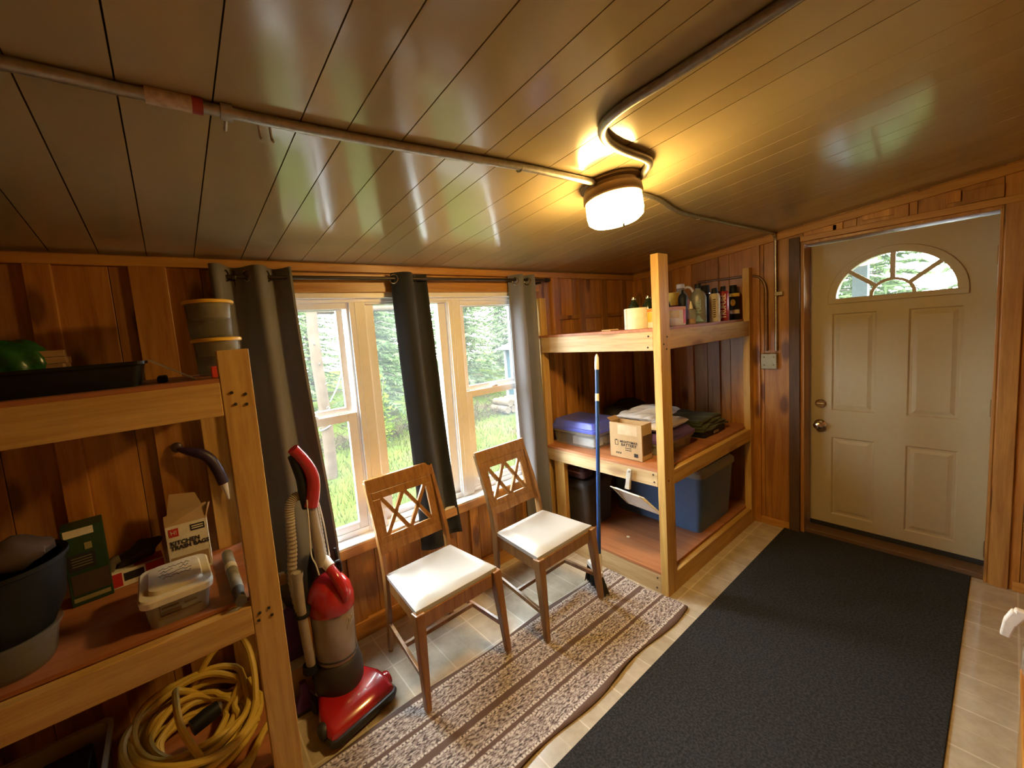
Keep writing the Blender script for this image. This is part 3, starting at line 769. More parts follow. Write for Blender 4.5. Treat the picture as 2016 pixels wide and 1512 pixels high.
# ---------------------------------------------------------------- ceiling light
LX, LY = -0.012, -1.165
lz = ceil_z(LY)
lamp = thing('ceiling_light', 'glowing drum ceiling light with a brown metal collar where the conduits meet', 'ceiling light', (LX, LY, lz))
tilt = Matrix.Rotation(math.atan(SL), 4, 'X').inverted()
bm = B(); lathe(bm, [(0.0, -0.001), (0.118, -0.001), (0.120, -0.012), (0.106, -0.018), (0.103, -0.03), (0.112, -0.034), (0.114, -0.062), (0.109, -0.07), (0.0, -0.07)], 40, tilt)
obj('metal_collar', bm, plain('brown_metal_collar', (0.20, 0.125, 0.06), rough=0.4, metal=0.5), lamp, smooth=True)
bm = B(); lathe(bm, [(0.0, -0.068), (0.102, -0.068), (0.107, -0.08), (0.108, -0.125), (0.104, -0.146), (0.090, -0.158), (0.0, -0.161)], 40, tilt)
m, nt, b = nm('lit_diffuser'); b.inputs['Base Color'].default_value = (1, 0.9, 0.75, 1)
b.inputs['Emission Color'].default_value = (1.0, 0.62, 0.19, 1); b.inputs['Emission Strength'].default_value = LAMP * 0.8
lm = m
m2_, nt_, b2_ = nm('lit_diffuser_underside'); b2_.inputs['Emission Color'].default_value = (1.0, 0.62, 0.19, 1); b2_.inputs['Emission Strength'].default_value = LAMP * 1.5
dif = obj('diffuser', bm, [lm, m2_], lamp, smooth=True)
for p in dif.data.polygons:
    if p.normal.z < -0.5: p.material_index = 1
bm = B(); tube(bm, [(-0.06, -0.075, -0.06), (-0.068, -0.090, -0.12), (-0.068, -0.091, -0.195)], 0.0016, 6); lathe(bm, [(0, -0.205), (0.004, -0.2), (0.004, -0.19), (0, -0.188)], 8, Matrix.Translation((-0.068, -0.091, 0)))
obj('pull_chain', bm, M_chrome, lamp)

# ---------------------------------------------------------------- conduits
def on_ceiling(x, y, d=0.013): return (x, y, ceil_z(y) - d)
def clip(parent, x, y, r, rot):
    bm = B(); M = Matrix.Translation(on_ceiling(x, y, 0.012)) @ Matrix.Rotation(rot, 4, 'Z')
    tube(bm, [M @ Vector((0, 0.006 + r * 1.25 * math.cos(a), -r * 1.2 * math.sin(a))) for a in [PI * k / 8 for k in range(9)]], 0.003, 6)
    box(bm, -0.007, 0.007, r, r + 0.022, 0.004, 0.011, M=M)
    obj('strap', bm, M_steel, parent)
c1 = thing('conduit', 'long steel conduit crossing the ceiling from the left edge to the light', 'conduit', (0, 0, 0))
pts = [on_ceiling(*p) for p in ((XL + 0.01, -1.07), (-2.4, -1.072), (-1.702, -1.076), (-1.36, -1.08), (-1.06, -1.094), (-0.833, -1.113), (-0.506, -1.145), (-0.3, -1.155), (-0.115, -1.162))]
bm = B(); tube(bm, catmull(pts, 6), 0.0125, 12); obj('pipe', bm, M_steel, c1, smooth=True)
bm = B(); tube(bm, [on_ceiling(-1.505, -1.078), on_ceiling(-1.425, -1.079)], 0.0165, 12); obj('paper_sleeve', bm, plain('scuffed_paper', (0.52, 0.40, 0.30), rough=0.9, var=0.3, scale=60), c1, smooth=True)
bm = B(); tube(bm, [on_ceiling(-1.425, -1.079), on_ceiling(-1.405, -1.079)], 0.0168, 12); obj('red_tape', bm, plain('red_tape', (0.30, 0.03, 0.03), rough=0.5), c1, smooth=True)
bm = B(); tube(bm, [on_ceiling(-1.372, -1.08), on_ceiling(-1.348, -1.081)], 0.018, 12)
tube(bm, [on_ceiling(-1.36, -1.065, 0.02), on_ceiling(-1.36, -1.04, 0.03)], 0.004, 8); obj('coupling', bm, M_steel, c1, smooth=True)
for x in (-1.29, -1.265): 
    bm = B(); tube(bm, catmull([on_ceiling(x, -1.083, 0.0), on_ceiling(x, -1.06, 0.012), on_ceiling(x + .004, -1.045, 0.03), on_ceiling(x + 0.006, -1.05, 0.04)], 4), 0.0032, 6); obj('wire_hook', bm, M_steel, c1, smooth=True)
clip(c1, -0.50, -1.146, 0.0125, 0.0)
c2 = thing('conduit', 'thick steel conduit curving in an S shape away from the light', 'conduit', (0, 0, 0))
pts = [on_ceiling(*p) for p in ((0.035, -1.275), (0.005, -1.30), (-0.03, -1.335), (-0.09, -1.355), (-0.25, -1.356), (-0.36, -1.375), (-0.43, -1.42), (-0.452, -1.50), (-0.443, -1.62), (-0.43, -1.84), (-0.41, -2.3), (-0.40, YB + 0.01))]
bm = B(); tube(bm, catmull(pts, 8), 0.0145, 14); obj('pipe', bm, M_steel, c2, smooth=True)
c3 = thing('conduit', 'thin conduit from the light across the ceiling down to the junction box', 'conduit', (0, 0, 0))
pts = [on_ceiling(0.15, -1.165), on_ceiling(0.30, -1.163), on_ceiling(0.42, -1.150), on_ceiling(0.62, -1.112), on_ceiling(0.80, -1.098), on_ceiling(1.3, -1.103), on_ceiling(2.0, -1.112), (2.07, -1.112, 2.205), (2.098, -1.112, 2.17), (2.100, -1.112, 2.0), (2.100, -1.112, 1.372)]
bm = B(); tube(bm, catmull(pts, 6), 0.0095, 10); obj('pipe', bm, M_steel, c3, smooth=True)
clip(c3, 0.93, -1.098, 0.0095, 0.0)
bm = B(); box(bm, 2.088, 2.122, -1.155, -1.105, 1.775, 1.803); obj('strap', bm, M_chrome, c3, bev=0.002)
c4 = thing('conduit', 'thin conduit bending from the junction box to run behind the shelf over the cans', 'conduit', (0, 0, 0))
pts = [(2.100, -1.052, 1.372), (2.100, -1.052, 1.7), (2.100, -1.050, 1.84), (2.100, -1.02, 1.915), (2.100, -0.95, 1.945), (2.095, -0.75, 1.95), (2.095, -0.585, 1.952)]
bm = B(); tube(bm, catmull(pts, 6), 0.0095, 10); obj('pipe', bm, plain('painted_conduit', (0.24, 0.15, 0.10), rough=0.4, metal=0.6), c4, smooth=True)
jb = thing('junction_box', 'square grey metal junction box on the wall beside the door', 'junction box', (2.105, -1.07, 1.235))
bm = B(); rbox(bm, 0, 0, 0, 0.036, 0.10, 0.118, 0.006); obj('box', bm, M_steel, jb, bev=0.002)
bm = B(); box(bm, -0.022, -0.018, -0.047, 0.047, 0.004, 0.114); 
for y, z in ((-.03, .03), (.03, .09), (-.03, .09), (.03, .03)): lathe(bm, [(0, 0), (0.006, 0), (0.005, .004), (0, .005)], 10, Matrix.Translation((-0.022, y, z)) @ Matrix.Rotation(-PI / 2, 4, 'Y'))
obj('cover_plate', bm, plain('grey_cover', (0.30, 0.28, 0.20), rough=0.5, metal=0.4), jb)

# ---------------------------------------------------------------- right shelf unit
XP, YP = 0.72, -0.966
ur = thing('shelf_unit', 'three-tier lumber shelf unit in the corner beside the door', 'shelf unit', (XP, YP, 0))
def upart(name, x0, x1, y0, y1, z0, z1, m, root=ur, bev=0.003):
    o = root.location
    bm = B(); box(bm, x0 - o.x, x1 - o.x, y0 - o.y, y1 - o.y, z0, z1); return obj(name, bm, m, root, bev=bev)
upart('post', 0.718, 0.828, -0.967, -0.922, 0.0, 2.04, M_lumz)
upart('post', 2.032, 2.120, -0.967, -0.922, 0.0, 2.005, M_lumz)
upart('post', 0.735, 0.80, -0.06, -0.008, 0.0, 1.90, M_lumz)
upart('post', 2.05, 2.10, -0.07, -0.008, 0.0, 1.90, M_lumz)
upart('post', 0.735, 0.775, -0.20, -0.11, 0.0, 0.678, M_lumz)
for z0, z1, nm_ in ((1.495, 1.607, 'rail'), (0.678, 0.768, 'rail'), (0.0, 0.122, 'rail')):
    upart('rail', 0.72, 0.758, -0.921, -0.061 if z1 > 1 else -0.012, z0, z1, M_lumy)
    upart('rail', 0.829, 2.031, -0.966, -0.930, z0, z1, M_lumx)
    upart('rail', 2.07, 2.108, -0.921, -0.071, z0, z1, M_lumy)
for z, (xa, ya) in ((1.607, (0.715, -0.921)), (0.768, (0.705, -0.921)), (0.122, (0.715, -0.921))):
    upart('deck', 0.719, 2.118, -0.9295, -0.008, z, z + 0.017, M_plyy if z < 1.5 else M_ply, bev=0.001)
def screw(root, M):
    bm = B(); lathe(bm, [(0, 0), (0.0055, 0), (0.0045, 0.003), (0, 0.003)], 10, M); obj('screw', bm, M_ink, root)
for y, z in ((-0.895, 1.58), (-0.89, 1.515), (-0.90, 0.705), (-0.895, 0.75), (-0.90, 0.095), (-0.895, 0.03)):
    screw(ur, Matrix.Translation((-0.0015, y - YP, z)) @ Matrix.Rotation(-PI / 2, 4, 'Y'))
for x, z in ((0.75, 1.53), (0.79, 1.57), (0.78, 1.50), (0.755, .72)):
    screw(ur, Matrix.Translation((x - XP, -0.0015, z)) @ Matrix.Rotation(PI / 2, 4, 'X'))


# ---------------------------------------------------------------- left shelf unit
YL = -0.60
ul = thing('shelf_unit', 'lumber shelf unit filling the left edge of the photo in front of the grey curtain', 'shelf unit', (-1.355, YL, 0))
upart('post', -1.404, -1.308, -0.60, -0.56, 0.0, 1.688, M_lumz, ul)
upart('post', -1.452, -1.362, -0.065, -0.008, 0.0, 1.56, M_lumz, ul)
upart('post', -3.05, -2.96, -0.60, -0.56, 0.0, 1.688, M_lumz, ul)
for z0, z1 in ((1.472, 1.583), (0.692, 0.796), (0.03, 0.14)):
    upart('rail', -2.959, -1.405, -0.60, -0.562, z0, z1, M_lumx, ul)
    upart('rail', -1.402, -1.364, -0.559, -0.066, z0, z1, M_lumy, ul)
for z in (1.583, 0.796, 0.14):
    upart('deck', -3.05, -1.405 if z > 1 else -1.362, -0.598 if z > 1 else -0.559, -0.068 if z > 1 else -0.068, z, z + 0.014, M_ply, ul, bev=0.001)
for x, z in ((-1.375, 1.545), (-1.335, 1.535), (-1.368, 1.505), (-1.335, 1.50), (-1.382, 0.76), (-1.352, 0.765), (-1.388, 0.735), (-1.345, .735)):
    screw(ul, Matrix.Translation((x + 1.355, -0.0015, z)) @ Matrix.Rotation(PI / 2, 4, 'X'))


# ---------------------------------------------------------------- curtains
RY = -0.062
rod = thing('curtain_rod', 'dark metal curtain rod above the windows', 'curtain rod', (-0.25, RY, 2.024))
bm = B(); tube(bm, [(-1.04, 0, -0.007), (1.06, 0, 0.010)], 0.0095, 12); obj('pole', bm, M_bronze, rod, smooth=True)
for x in (-1.05, 1.07):
    bm = B(); lathe(bm, [(0, -0.012), (0.014, -0.012), (0.017, 0), (0.014, 0.03), (0, 0.034)], 16, Matrix.Translation((x, 0, 0.009 if x > 0 else -0.008)) @ Matrix.Rotation(PI / 2 if x > 0 else -PI / 2, 4, 'Y')); obj('finial', bm, M_bronze, rod, smooth=True)
for x in (-1.0, 0.99):
    bm = B(); box(bm, x - 0.008, x + 0.008, -0.012, 0.050, -0.02, -0.004); box(bm, x - 0.012, x + 0.012, 0.048, 0.058, -0.04, 0.03); obj('bracket', bm, M_bronze, rod, bev=0.002)

def curtain(name_label, x0, x1, xb0, xb1, z0, z1, folds, mat, phase=0.0, depth=0.05, ypow=1.0, seed=1, slope=0.0, rings=True, y=RY):
    """grommet curtain: wave folds from x0..x1 at the top to xb0..xb1 at the hem"""
    root = thing('curtain', name_label, 'curtain', ((x0 + x1) / 2, y, z0), 0, 'grommet curtains at the window')
    rr = random.Random(seed); n = folds * 18; rows = 26
    amp = [depth * rr.uniform(0.75, 1.15) for _ in range(folds + 2)]
    bm = B(); G = []
    for j in range(rows + 1):
        t = j / rows; z = z1 + (z0 - z1) * t; row = []
        for i in range(n + 1):
            s = i / n; ph = s * folds + phase
            a = amp[int(s * folds) % len(amp)]
            w = math.sin(2 * PI * ph)
            k = 1 + 0.25 * t * math.sin(3.1 * s * folds + seed)
            yy = a * k * (abs(w) ** 0.8) * (1 if w > 0 else -1)
            xx = x0 + (x1 - x0) * s; xe = xb0 + (xb1 - xb0) * s
            tt = t ** 1.3
            xx = xx + (xe - xx) * tt + 0.012 * t * math.sin(9 * s + 5 * t + seed)
            row.append(bm.verts.new((xx - root.location.x, yy, z - z0 + slope * s * t)))
        G.append(row)
    for j in range(rows):
        for i in range(n):
            bm.faces.new((G[j][i], G[j][i + 1], G[j + 1][i + 1], G[j + 1][i]))
    obj('panel', bm, mat, root, smooth=True, solid=0.004)
    if rings:
        for q in range(2 * folds + 1):
            s = (q / 2 - phase) / folds
            if 0.02 < s < 0.98:
                xx = x0 + (x1 - x0) * s - root.location.x
                bm = B()
                d = 1 if q % 2 == 0 else -1
                nrm = Vector((-(d) * depth * 2 * PI * folds / (x1 - x0), 1, 0)).normalized()
                rq = nrm.to_track_quat('Z', 'Y').to_matrix().to_4x4()
                M = Matrix.Translation((xx, 0, 2.022 - z0)) @ rq
                tube(bm, [M @ Vector((0.024 * math.cos(2 * PI * k / 20), 0.024 * math.sin(2 * PI * k / 20), 0)) for k in range(20)], 0.005, 8, closed=True)
                obj('grommet', bm, M_chrome, root, smooth=True)
    return root
curtain('grey curtain bunched behind the left shelf post and the red vacuum', -1.345, -1.005, -1.34, -0.925, 0.36, 2.066, 2, M_curt_grey, phase=0.62, seed=2, depth=0.046)
curtain('black curtain hanging in the middle of the windows', -0.462, -0.222, -0.425, -0.115, 0.392, 2.056, 1, M_curt_black, phase=0.45, seed=5, depth=0.045)
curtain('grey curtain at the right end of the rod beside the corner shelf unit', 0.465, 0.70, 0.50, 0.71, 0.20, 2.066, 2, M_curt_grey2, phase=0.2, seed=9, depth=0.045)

# ---------------------------------------------------------------- chairs
def make_chair(label, wm):
    """front towards -y; origin on the floor under the seat"""
    t = thing('dining_chair', label, 'chair', (0, 0, 0), 0, 'dining chairs in front of the windows')
    # seat pad, wider at the front
    bm = B()
    fw, bw, yf, yb, zs = 0.245, 0.208, -0.185, 0.175, 0.462
    NX, NY = 14, 12; G = []
    for j in range(NY + 1):
        v = j / NY; y = yf + (yb - yf) * v; w = fw + (bw - fw) * v; row = []
        for i in range(NX + 1):
            u = i / NX * 2 - 1; ev = min(1, (1 - abs(u)) * 6); fv = min(1, min(v, 1 - v) * 2 * 4)
            crown = 0.020 * (1 - (1 - ev) ** 2) ** 0.5 * (1 - (1 - fv) ** 2) ** 0.5
            dip = -0.003 * math.exp(-((u * 1.4) ** 2 + ((v - 0.5) * 3) ** 2)) + 0.0025 * math.sin(7 * u + 3 * v) * ev * fv
            row.append((u * w, y, zs + crown + dip))
        G.append(row)
    top = [[bm.verts.new(p) for p in r] for r in G]
    for j in range(NY):
        for i in range(NX): bm.faces.new((top[j][i], top[j][i + 1], top[j + 1][i + 1], top[j + 1][i]))
    loop = [top[0][i] for i in range(NX + 1)] + [top[j][NX] for j in range(1, NY + 1)] + [top[NY][i] for i in range(NX - 1, -1, -1)] + [top[j][0] for j in range(NY - 1, 0, -1)]
    lowv = [bm.verts.new((v.co.x * 0.995, v.co.y * 0.995, zs - 0.022)) for v in loop]
    for k in range(len(loop)):
        k2 = (k + 1) % len(loop); bm.faces.new((loop[k], loop[k2], lowv[k2], lowv[k]))
    bm.faces.new(lowv)
    obj('seat', bm, M_vinylseat, t, smooth=True)
    # apron
    bm = B()
    beam(bm, (-0.205, -0.178, 0.405), (0.205, -0.178, 0.405), 0.024, 0.068)
    beam(bm, (-0.178, 0.165, 0.405), (0.178, 0.165, 0.405), 0.024, 0.068)
    for s in (-1, 1): beam(bm, (s * 0.224, -0.16, 0.405), (s * 0.192, 0.155, 0.405), 0.024, 0.068)
    obj('apron', bm, wm, t, bev=0.003)
    # front legs: tapered and slightly splayed forwards
    for s in (-1, 1):
        bm = B(); beam(bm, (s * 0.232, -0.182, 0.450), (s * 0.250, -0.222, 0.012), 0.048, 0.048, up=(0, 1, 0), w1=0.028, h1=0.030)
        l = obj('leg', bm, wm, t, bev=0.004)
        bm = B(); lathe(bm, [(0, 0), (0.015, 0), (0.015, 0.006), (0.010, 0.013), (0, 0.013)], 14, Matrix.Translation((s * 0.250, -0.222, 0))); obj('glide', bm, M_chrome, l, smooth=True)
    # rear legs rise into the back posts
    for s in (-1, 1):
        bm = B()
        prof = [(0.225, 0.012, 0.028), (0.195, 0.25, 0.036), (0.190, 0.44, 0.042), (0.205, 0.56, 0.040), (0.245, 0.70, 0.034), (0.325, 0.918, 0.026)]
        secs = []
        for y, z, d in prof:
            k = 0.212 if z < 0.5 else 0.212 + 0.006 * (z - 0.5)
            xa, xb = s * (k - 0.019), s * (k + 0.003)
            secs.append([(xa, y - d / 2, z), (xb, y - d / 2, z), (xb, y + d / 2, z), (xa, y + d / 2, z)])
        loft(bm, secs)
        l = obj('leg', bm, wm, t, bev=0.003)
        bm = B(); lathe(bm, [(0, 0), (0.014, 0), (0.014, 0.006), (0.009, 0.013), (0, 0.013)], 14, Matrix.Translation((s * 0.203, 0.225, 0))); obj('glide', bm, M_chrome, l, smooth=True)
    # back panel: leaning frame with two crosses cut through it
    P0 = Vector((0, 0.226, 0.545)); P1 = Vector((0, 0.322, 0.935)); up = (P1 - P0).normalized(); nrm = Vector((0, -up.z, up.y))
    H = (P1 - P0).length
    def q(u, v, d): return P0 + up * v + nrm * d + Vector((u, 0, 0))
    bm = B(); th = 0.009
    W = 0.192; ix, iz0, iz1 = 0.146, 0.085, 0.285
    def slat(u0, u1, v0, v1, d=th):
        hexa(bm, [q(u0, v0, -d), q(u1, v0, -d), q(u1, v0, d), q(u0, v0, d)], [q(u0, v1, -d), q(u1, v1, -d), q(u1, v1, d), q(u0, v1, d)])
    slat(-W, W, 0.0, 0.05, 0.011); slat(-W, W, 0.05, iz0); slat(-W, -ix, iz0, iz1); slat(ix, W, iz0, iz1); slat(-W, W, iz1, 0.325)
    obj('back_panel', bm, wm, t, bev=0.002)
    bm = B(); slat(-0.216, 0.216, 0.325, H, 0.012); obj('top_rail', bm, wm, t, bev=0.005)
    bm = B()
    for a, c in ((-ix, 0.0), (0.0, ix)):
        for u0, u1 in ((a, c), (c, a)):
            e0, e1 = (iz0 - 0.008, iz1 + 0.008)
            A, D = q(u0, e0, 0), q(u1, e1, 0)
            beam(bm, A, D, 0.021, 0.016, up=nrm)
    obj('crossed_slats', bm, wm, t)
    # stretchers
    for s in (-1, 1):
        bm = B(); beam(bm, (s * 0.244, -0.196, 0.155), (s * 0.205, 0.195, 0.17), 0.018, 0.024); obj('stretcher', bm, wm, t, bev=0.002)
    bm = B(); beam(bm, (-0.222, 0.02, 0.163), (0.222, 0.02, 0.163), 0.018, 0.022); obj('stretcher', bm, wm, t, bev=0.002)
    return t
ch1 = make_chair('wooden cross-back chair with cream vinyl seat next to the red vacuum', M_chair)
ch1.location = (-0.545, -0.416, 0.004); ch1.rotation_euler = (0, 0, 0.025)
ch2 = copy_tree(ch1)
ch2['label'] = 'wooden cross-back chair with cream vinyl seat beside the blue broom and shelf unit'
ch2.location = (0.155, -0.492, 0.004); ch2.rotation_euler = (0, 0, 0.03)
for c in ch2.children:
    if c.name.split('.')[0] != 'seat':
        c.data = c.data.copy(); c.data.materials[0] = M_chair2

# ---------------------------------------------------------------- rug and mat
RX0, RX1, RY0, RY1 = -1.30, 0.70, -1.085, -0.545
bm = B(); nx, ny = 160, 24; G = []
for i in range(nx + 1):
    s = i / nx; row = []
    for j in range(ny + 1):
        t = j / ny; x = RX0 + (RX1 - RX0) * s; y = RY0 + (RY1 - RY0) * t
        e = max(0, 1 - t * 5)
        y += 0.012 * e * math.sin(x * 9.0) + 0.010 * max(0, t * 5 - 4) * math.sin(x * 7 + 1)
        z = 0.006 + 0.008 * e * max(0, math.sin(x * 9.0 + 1.1)) + 0.003 * max(0, math.sin(x * 5 + y * 4)) * e
        row.append(bm.verts.new((x + 0.01 * math.sin(t * 9) * (s > 0.98), y, z)))
    G.append(row)
for i in range(nx):
    for j in range(ny): bm.faces.new((G[i][j], G[i + 1][j], G[i + 1][j + 1], G[i][j + 1]))
rug = obj('runner_rug', bm, mat_rug(RY0, RY1), None, smooth=True, solid=0.005)
tag(rug, 'brown and white striped woven runner under the two chairs', 'rug')
bm = B()
# fringe knots along the far end are part of the weave
mat_ = B(); rbox(mat_, (2.185 - 1.25) / 2, (-1.155 - 2.045) / 2, 0.0, 2.185 + 1.25, 0.89, 0.008, 0.008)
bm.free()
mt = obj('floor_mat', mat_, M_mat, None, smooth=False)
tag(mt, 'long black floor mat leading to the white door', 'floor mat')
# ---------------------------------------------------------------- broom and dustpan
br = thing('broom', 'angled broom with a blue handle and white tip leaning on the corner shelf unit', 'broom', (0.455, -0.672, 0))
dirv = Vector((0.70 - 0.478, -0.555 + 0.655, 1.482 - 0.16))
bm = B(); P = Vector((0.023, 0.017, 0.16)); E_ = P + dirv
tube(bm, [P.lerp(E_, 0.05), P.lerp(E_, 0.93)], 0.0125, 14); obj('handle', bm, M_bluehandle, br, smooth=True)
bm = B(); tube(bm, [P.lerp(E_, 0.925), P.lerp(E_, 0.93), P.lerp(E_, 0.985), P.lerp(E_, 1.0)], [0.0125, 0.0145, 0.013, 0.004], 14); obj('hanging_tip', bm, M_whiteplastic, br, smooth=True)
bm = B(); tube(bm, [P.lerp(E_, 0.775), P.lerp(E_, 0.81)], 0.0128, 14); obj('sticker', bm, M_paper, br, smooth=True)
bm = B(); tube(bm, [P.lerp(E_, -0.03), P.lerp(E_, 0.02), P.lerp(E_, 0.065)], [0.020, 0.017, 0.0145], 14)
beam(bm, P + Vector((-0.02, -0.03, -0.035)), P + Vector((0.03, 0.10, -0.015)), 0.03, 0.035)
obj('socket', bm, M_whiteplastic, br, smooth=False, bev=0.006)
bm = B(); rr = random.Random(4)
for k in range(260):
    t = rr.random(); a = rr.uniform(-1, 1)
    p = P + Vector((-0.02, -0.03, -0.04)).lerp(Vector((0.03, 0.10, -0.02)), t) + Vector((a * 0.012, 0, 0))
    e = Vector((p.x + a * 0.016 + (t - 0.5) * 0.01 - 0.005, p.y + (t - 0.5) * 0.06 - 0.012, 0.0135 + 0.022 * t * rr.random()))
    tube(bm, [p, p.lerp(e, 0.5) + Vector((0, 0, 0.0)), e], 0.0016, 3)
obj('bristles', bm, plain('dark_bristles', (0.028, 0.025, 0.024), rough=0.8), br)

dp = thing('dustpan', 'grey-white dustpan hanging by its handle from the middle rail of the corner unit', 'dustpan', (0.70, -0.755, 0.76))
bm = B()
secs = []
for z, w, d in ((0.0, 0.028, 0.014), (-0.02, 0.034, 0.018), (-0.09, 0.030, 0.02), (-0.135, 0.036, 0.022)):
    secs.append([(u - 0.0, v + (0.02 * (-z / 0.135)), z) for u, v in [(a, b_) for a, b_ in ((-d / 2, -w / 2), (d / 2, -w / 2), (d / 2, w / 2), (-d / 2, w / 2))]])
loft(bm, secs); obj('handle', bm, M_greyplastic, dp, bev=0.005)
bm = B(); A = Vector((0.0, 0.115, -0.150)); Bp = Vector((0.0, -0.085, -0.165)); Cc = Vector((0.10, -0.155, -0.295)); Dd = Vector((0.085, 0.075, -0.275))
def quadslab(bm, a, b_, c, d, t):
    n = (b_ - a).cross(d - a).normalized() * t
    hexa(bm, [a, b_, c, d], [a + n, b_ + n, c + n, d + n])
quadslab(bm, A, Bp, Cc, Dd, 0.004)
hgt = Vector((0.0, 0.0, 0.0)) + Vector((-0.045, 0, 0.022))
quadslab(bm, A, Bp, Bp + hgt, A + hgt, 0.004)
quadslab(bm, Bp, Cc, Cc + hgt * 0.25, Bp + hgt, 0.004); quadslab(bm, Dd, A, A + hgt, Dd + hgt * 0.25, 0.004)
obj('pan', bm, M_whiteplastic, dp)
bm = B(); lathe(bm, [(0, 0.016), (0.004, 0.016), (0.004, -0.012), (0.008, -0.012), (0.008, -0.016), (0, -0.018)], 10, Matrix.Translation((0.0, 0.0, -0.012)) @ Matrix.Rotation(PI / 2, 4, 'Y')); obj('hanging_screw', bm, M_steel, dp)

# ---------------------------------------------------------------- middle shelf of the corner unit
ZM = 0.785
def storage_box(label, loc, w, d, hb, lidmat, rot=0.0, lidh=0.06, group='lidded clear boxes on the corner unit'):
    t = thing('storage_box', label, 'storage box', loc, rot, group)
    bm = B(); tub(bm, 0, 0, 0, w, d, hb, 0.03, 0.90, 0.003); obj('body', bm, M_clear, t, smooth=True)
    bm = B(); loft(bm, [[(u, v, z) for u, v in rrect(w + o, d + o, 0.035)] for z, o in ((hb - 0.012, 0.022), (hb + 0.012, 0.024), (hb + 0.014, 0.0), (hb + lidh - 0.006, -0.03), (hb + lidh, -0.045), (hb + lidh - 0.004, -0.09))]); obj('lid', bm, lidmat, t, bev=0.003)
    bm = B(); loft(bm, [[(u, v, z) for u, v in rrect(w + o, d + o, 0.035)] for z, o in ((hb - 0.03, 0.004), (hb - 0.013, 0.016))]); obj('rim', bm, M_frost, t, smooth=True)
    return t
sb = storage_box('clear storage box with a blue lid at the window end of the middle shelf', (0.985, -0.228, ZM), 0.34, 0.40, 0.128, M_bluelid)
for y in (-0.16, -0.0115, 0.16):
    bm = B(); box(bm, -0.10, 0.10, y - 0.004, y + 0.004, 0.1795, 0.185); obj('lid_rib', bm, M_bluelid, sb, bev=0.002)
# contents of the box seen through its walls
rr = random.Random(12)
items = [('plastic_tray', (-0.07, -0.06, 0.004), (0.11, 0.20, 0.06), M_wrap, 'white tray seen through the wall of the blue-lidded box'),
         ('dark_block', (-0.09, 0.12, 0.004), (0.07, 0.07, 0.085), M_dark, 'dark blocky object in the far end of the blue-lidded box'),
         ('cardboard_tube', (0.05, -0.08, 0.004), (0.06, 0.16, 0.05), M_card, 'brown tube in the bottom of the blue-lidded box'),
         ('tool_case', (0.06, 0.08, 0.004), (0.10, 0.14, 0.07), M_greyblue, 'grey case behind the dark block in the blue-lidded box')]
for n_, (x, y, z), (w, d, h), m_, lab in items:
    bm = B(); rbox(bm, 0, 0, 0, w, d, h, 0.012); o = obj(n_, bm, m_, None, loc=(0.985 + x, -0.228 + y, ZM + z)); tag(o, lab, n_.replace('_', ' '))
bm = B(); tube(bm, catmull([(-0.10, -0.16, 0.03), (-0.08, -0.12, 0.07), (-0.11, -0.06, 0.08), (-0.08, 0.02, 0.075), (-0.10, 0.06, 0.05)], 6), 0.006, 8)
tag(obj('white_cable', bm, M_whiteplastic, None, loc=(0.985, -0.228, ZM + 0.025), smooth=True), 'white cable looped on top of the tray inside the blue-lidded box', 'cable')

# cardboard box with open flaps
cb = thing('cardboard_box', 'open brown cardboard battery box with a dark printed side', 'cardboard box', (0.852, -0.675, ZM), 0)
W, D, H = 0.120, 0.225, 0.235
bm = B(); t_ = 0.003
for a in ((-W/2, -W/2 + t_, -D/2, D/2), (W/2 - t_, W/2, -D/2, D/2), (-W/2 + t_, W/2 - t_, -D/2, -D/2 + t_), (-W/2 + t_, W/2 - t_, D/2 - t_, D/2)):
    box(bm, a[0], a[1], a[2], a[3], 0, H)
box(bm, -W/2, W/2, -D/2, D/2, 0, 0.003); obj('carton', bm, M_card, cb)
bm = B()
def flap(p, q_, dz, dx, dy):
    hexa(bm, [p, q_, (q_[0] + dx, q_[1] + dy, q_[2] + dz), (p[0] + dx, p[1] + dy, p[2] + dz)], [(p[0] + .002, p[1] + .002, p[2]), (q_[0] + .002, q_[1] + .002, q_[2]), (q_[0] + dx + .002, q_[1] + dy + .002, q_[2] + dz), (p[0] + dx + .002, p[1] + dy + .002, p[2] + dz)])
flap((-W/2 + .004, -D/2 + .01, H), (-W/2 + .004, D/2 - .01, H), -0.10, 0.02, 0); flap((W/2 - .006, -D/2 + .01, H), (W/2 - .006, D/2 - .01, H), -0.08, -0.03, 0)
flap((-W/2 + .01, D/2 - .006, H), (W/2 - .01, D/2 - .006, H), 0.022, 0, 0.03)
obj('flaps', bm, M_cardin, cb)
bm = B(); box(bm, -W/2 - 0.0012, -W/2, -D/2 + 0.03, D/2 - 0.06, H - 0.075, H - 0.01); obj('tape', bm, plain('packing_tape', (0.55, 0.42, 0.27), rough=0.25), cb)
bm = B(); box(bm, -W/2 + 0.01, W/2 - 0.004, -D/2 - 0.0012, -D/2, 0.035, 0.165); obj('printed_side', bm, M_carddark, cb)
ox = -W/2 - 0.001
writing('printing', 'MIGHTYMAX', 0.021, M_ink, cb, (ox, -0.022, 0.112), (0, -1, 0), (0, 0, 1), bold=0.015)
writing('printing', 'BATTERY', 0.026, M_ink, cb, (ox, -0.022, 0.091), (0, -1, 0), (0, 0, 1), bold=0.015)

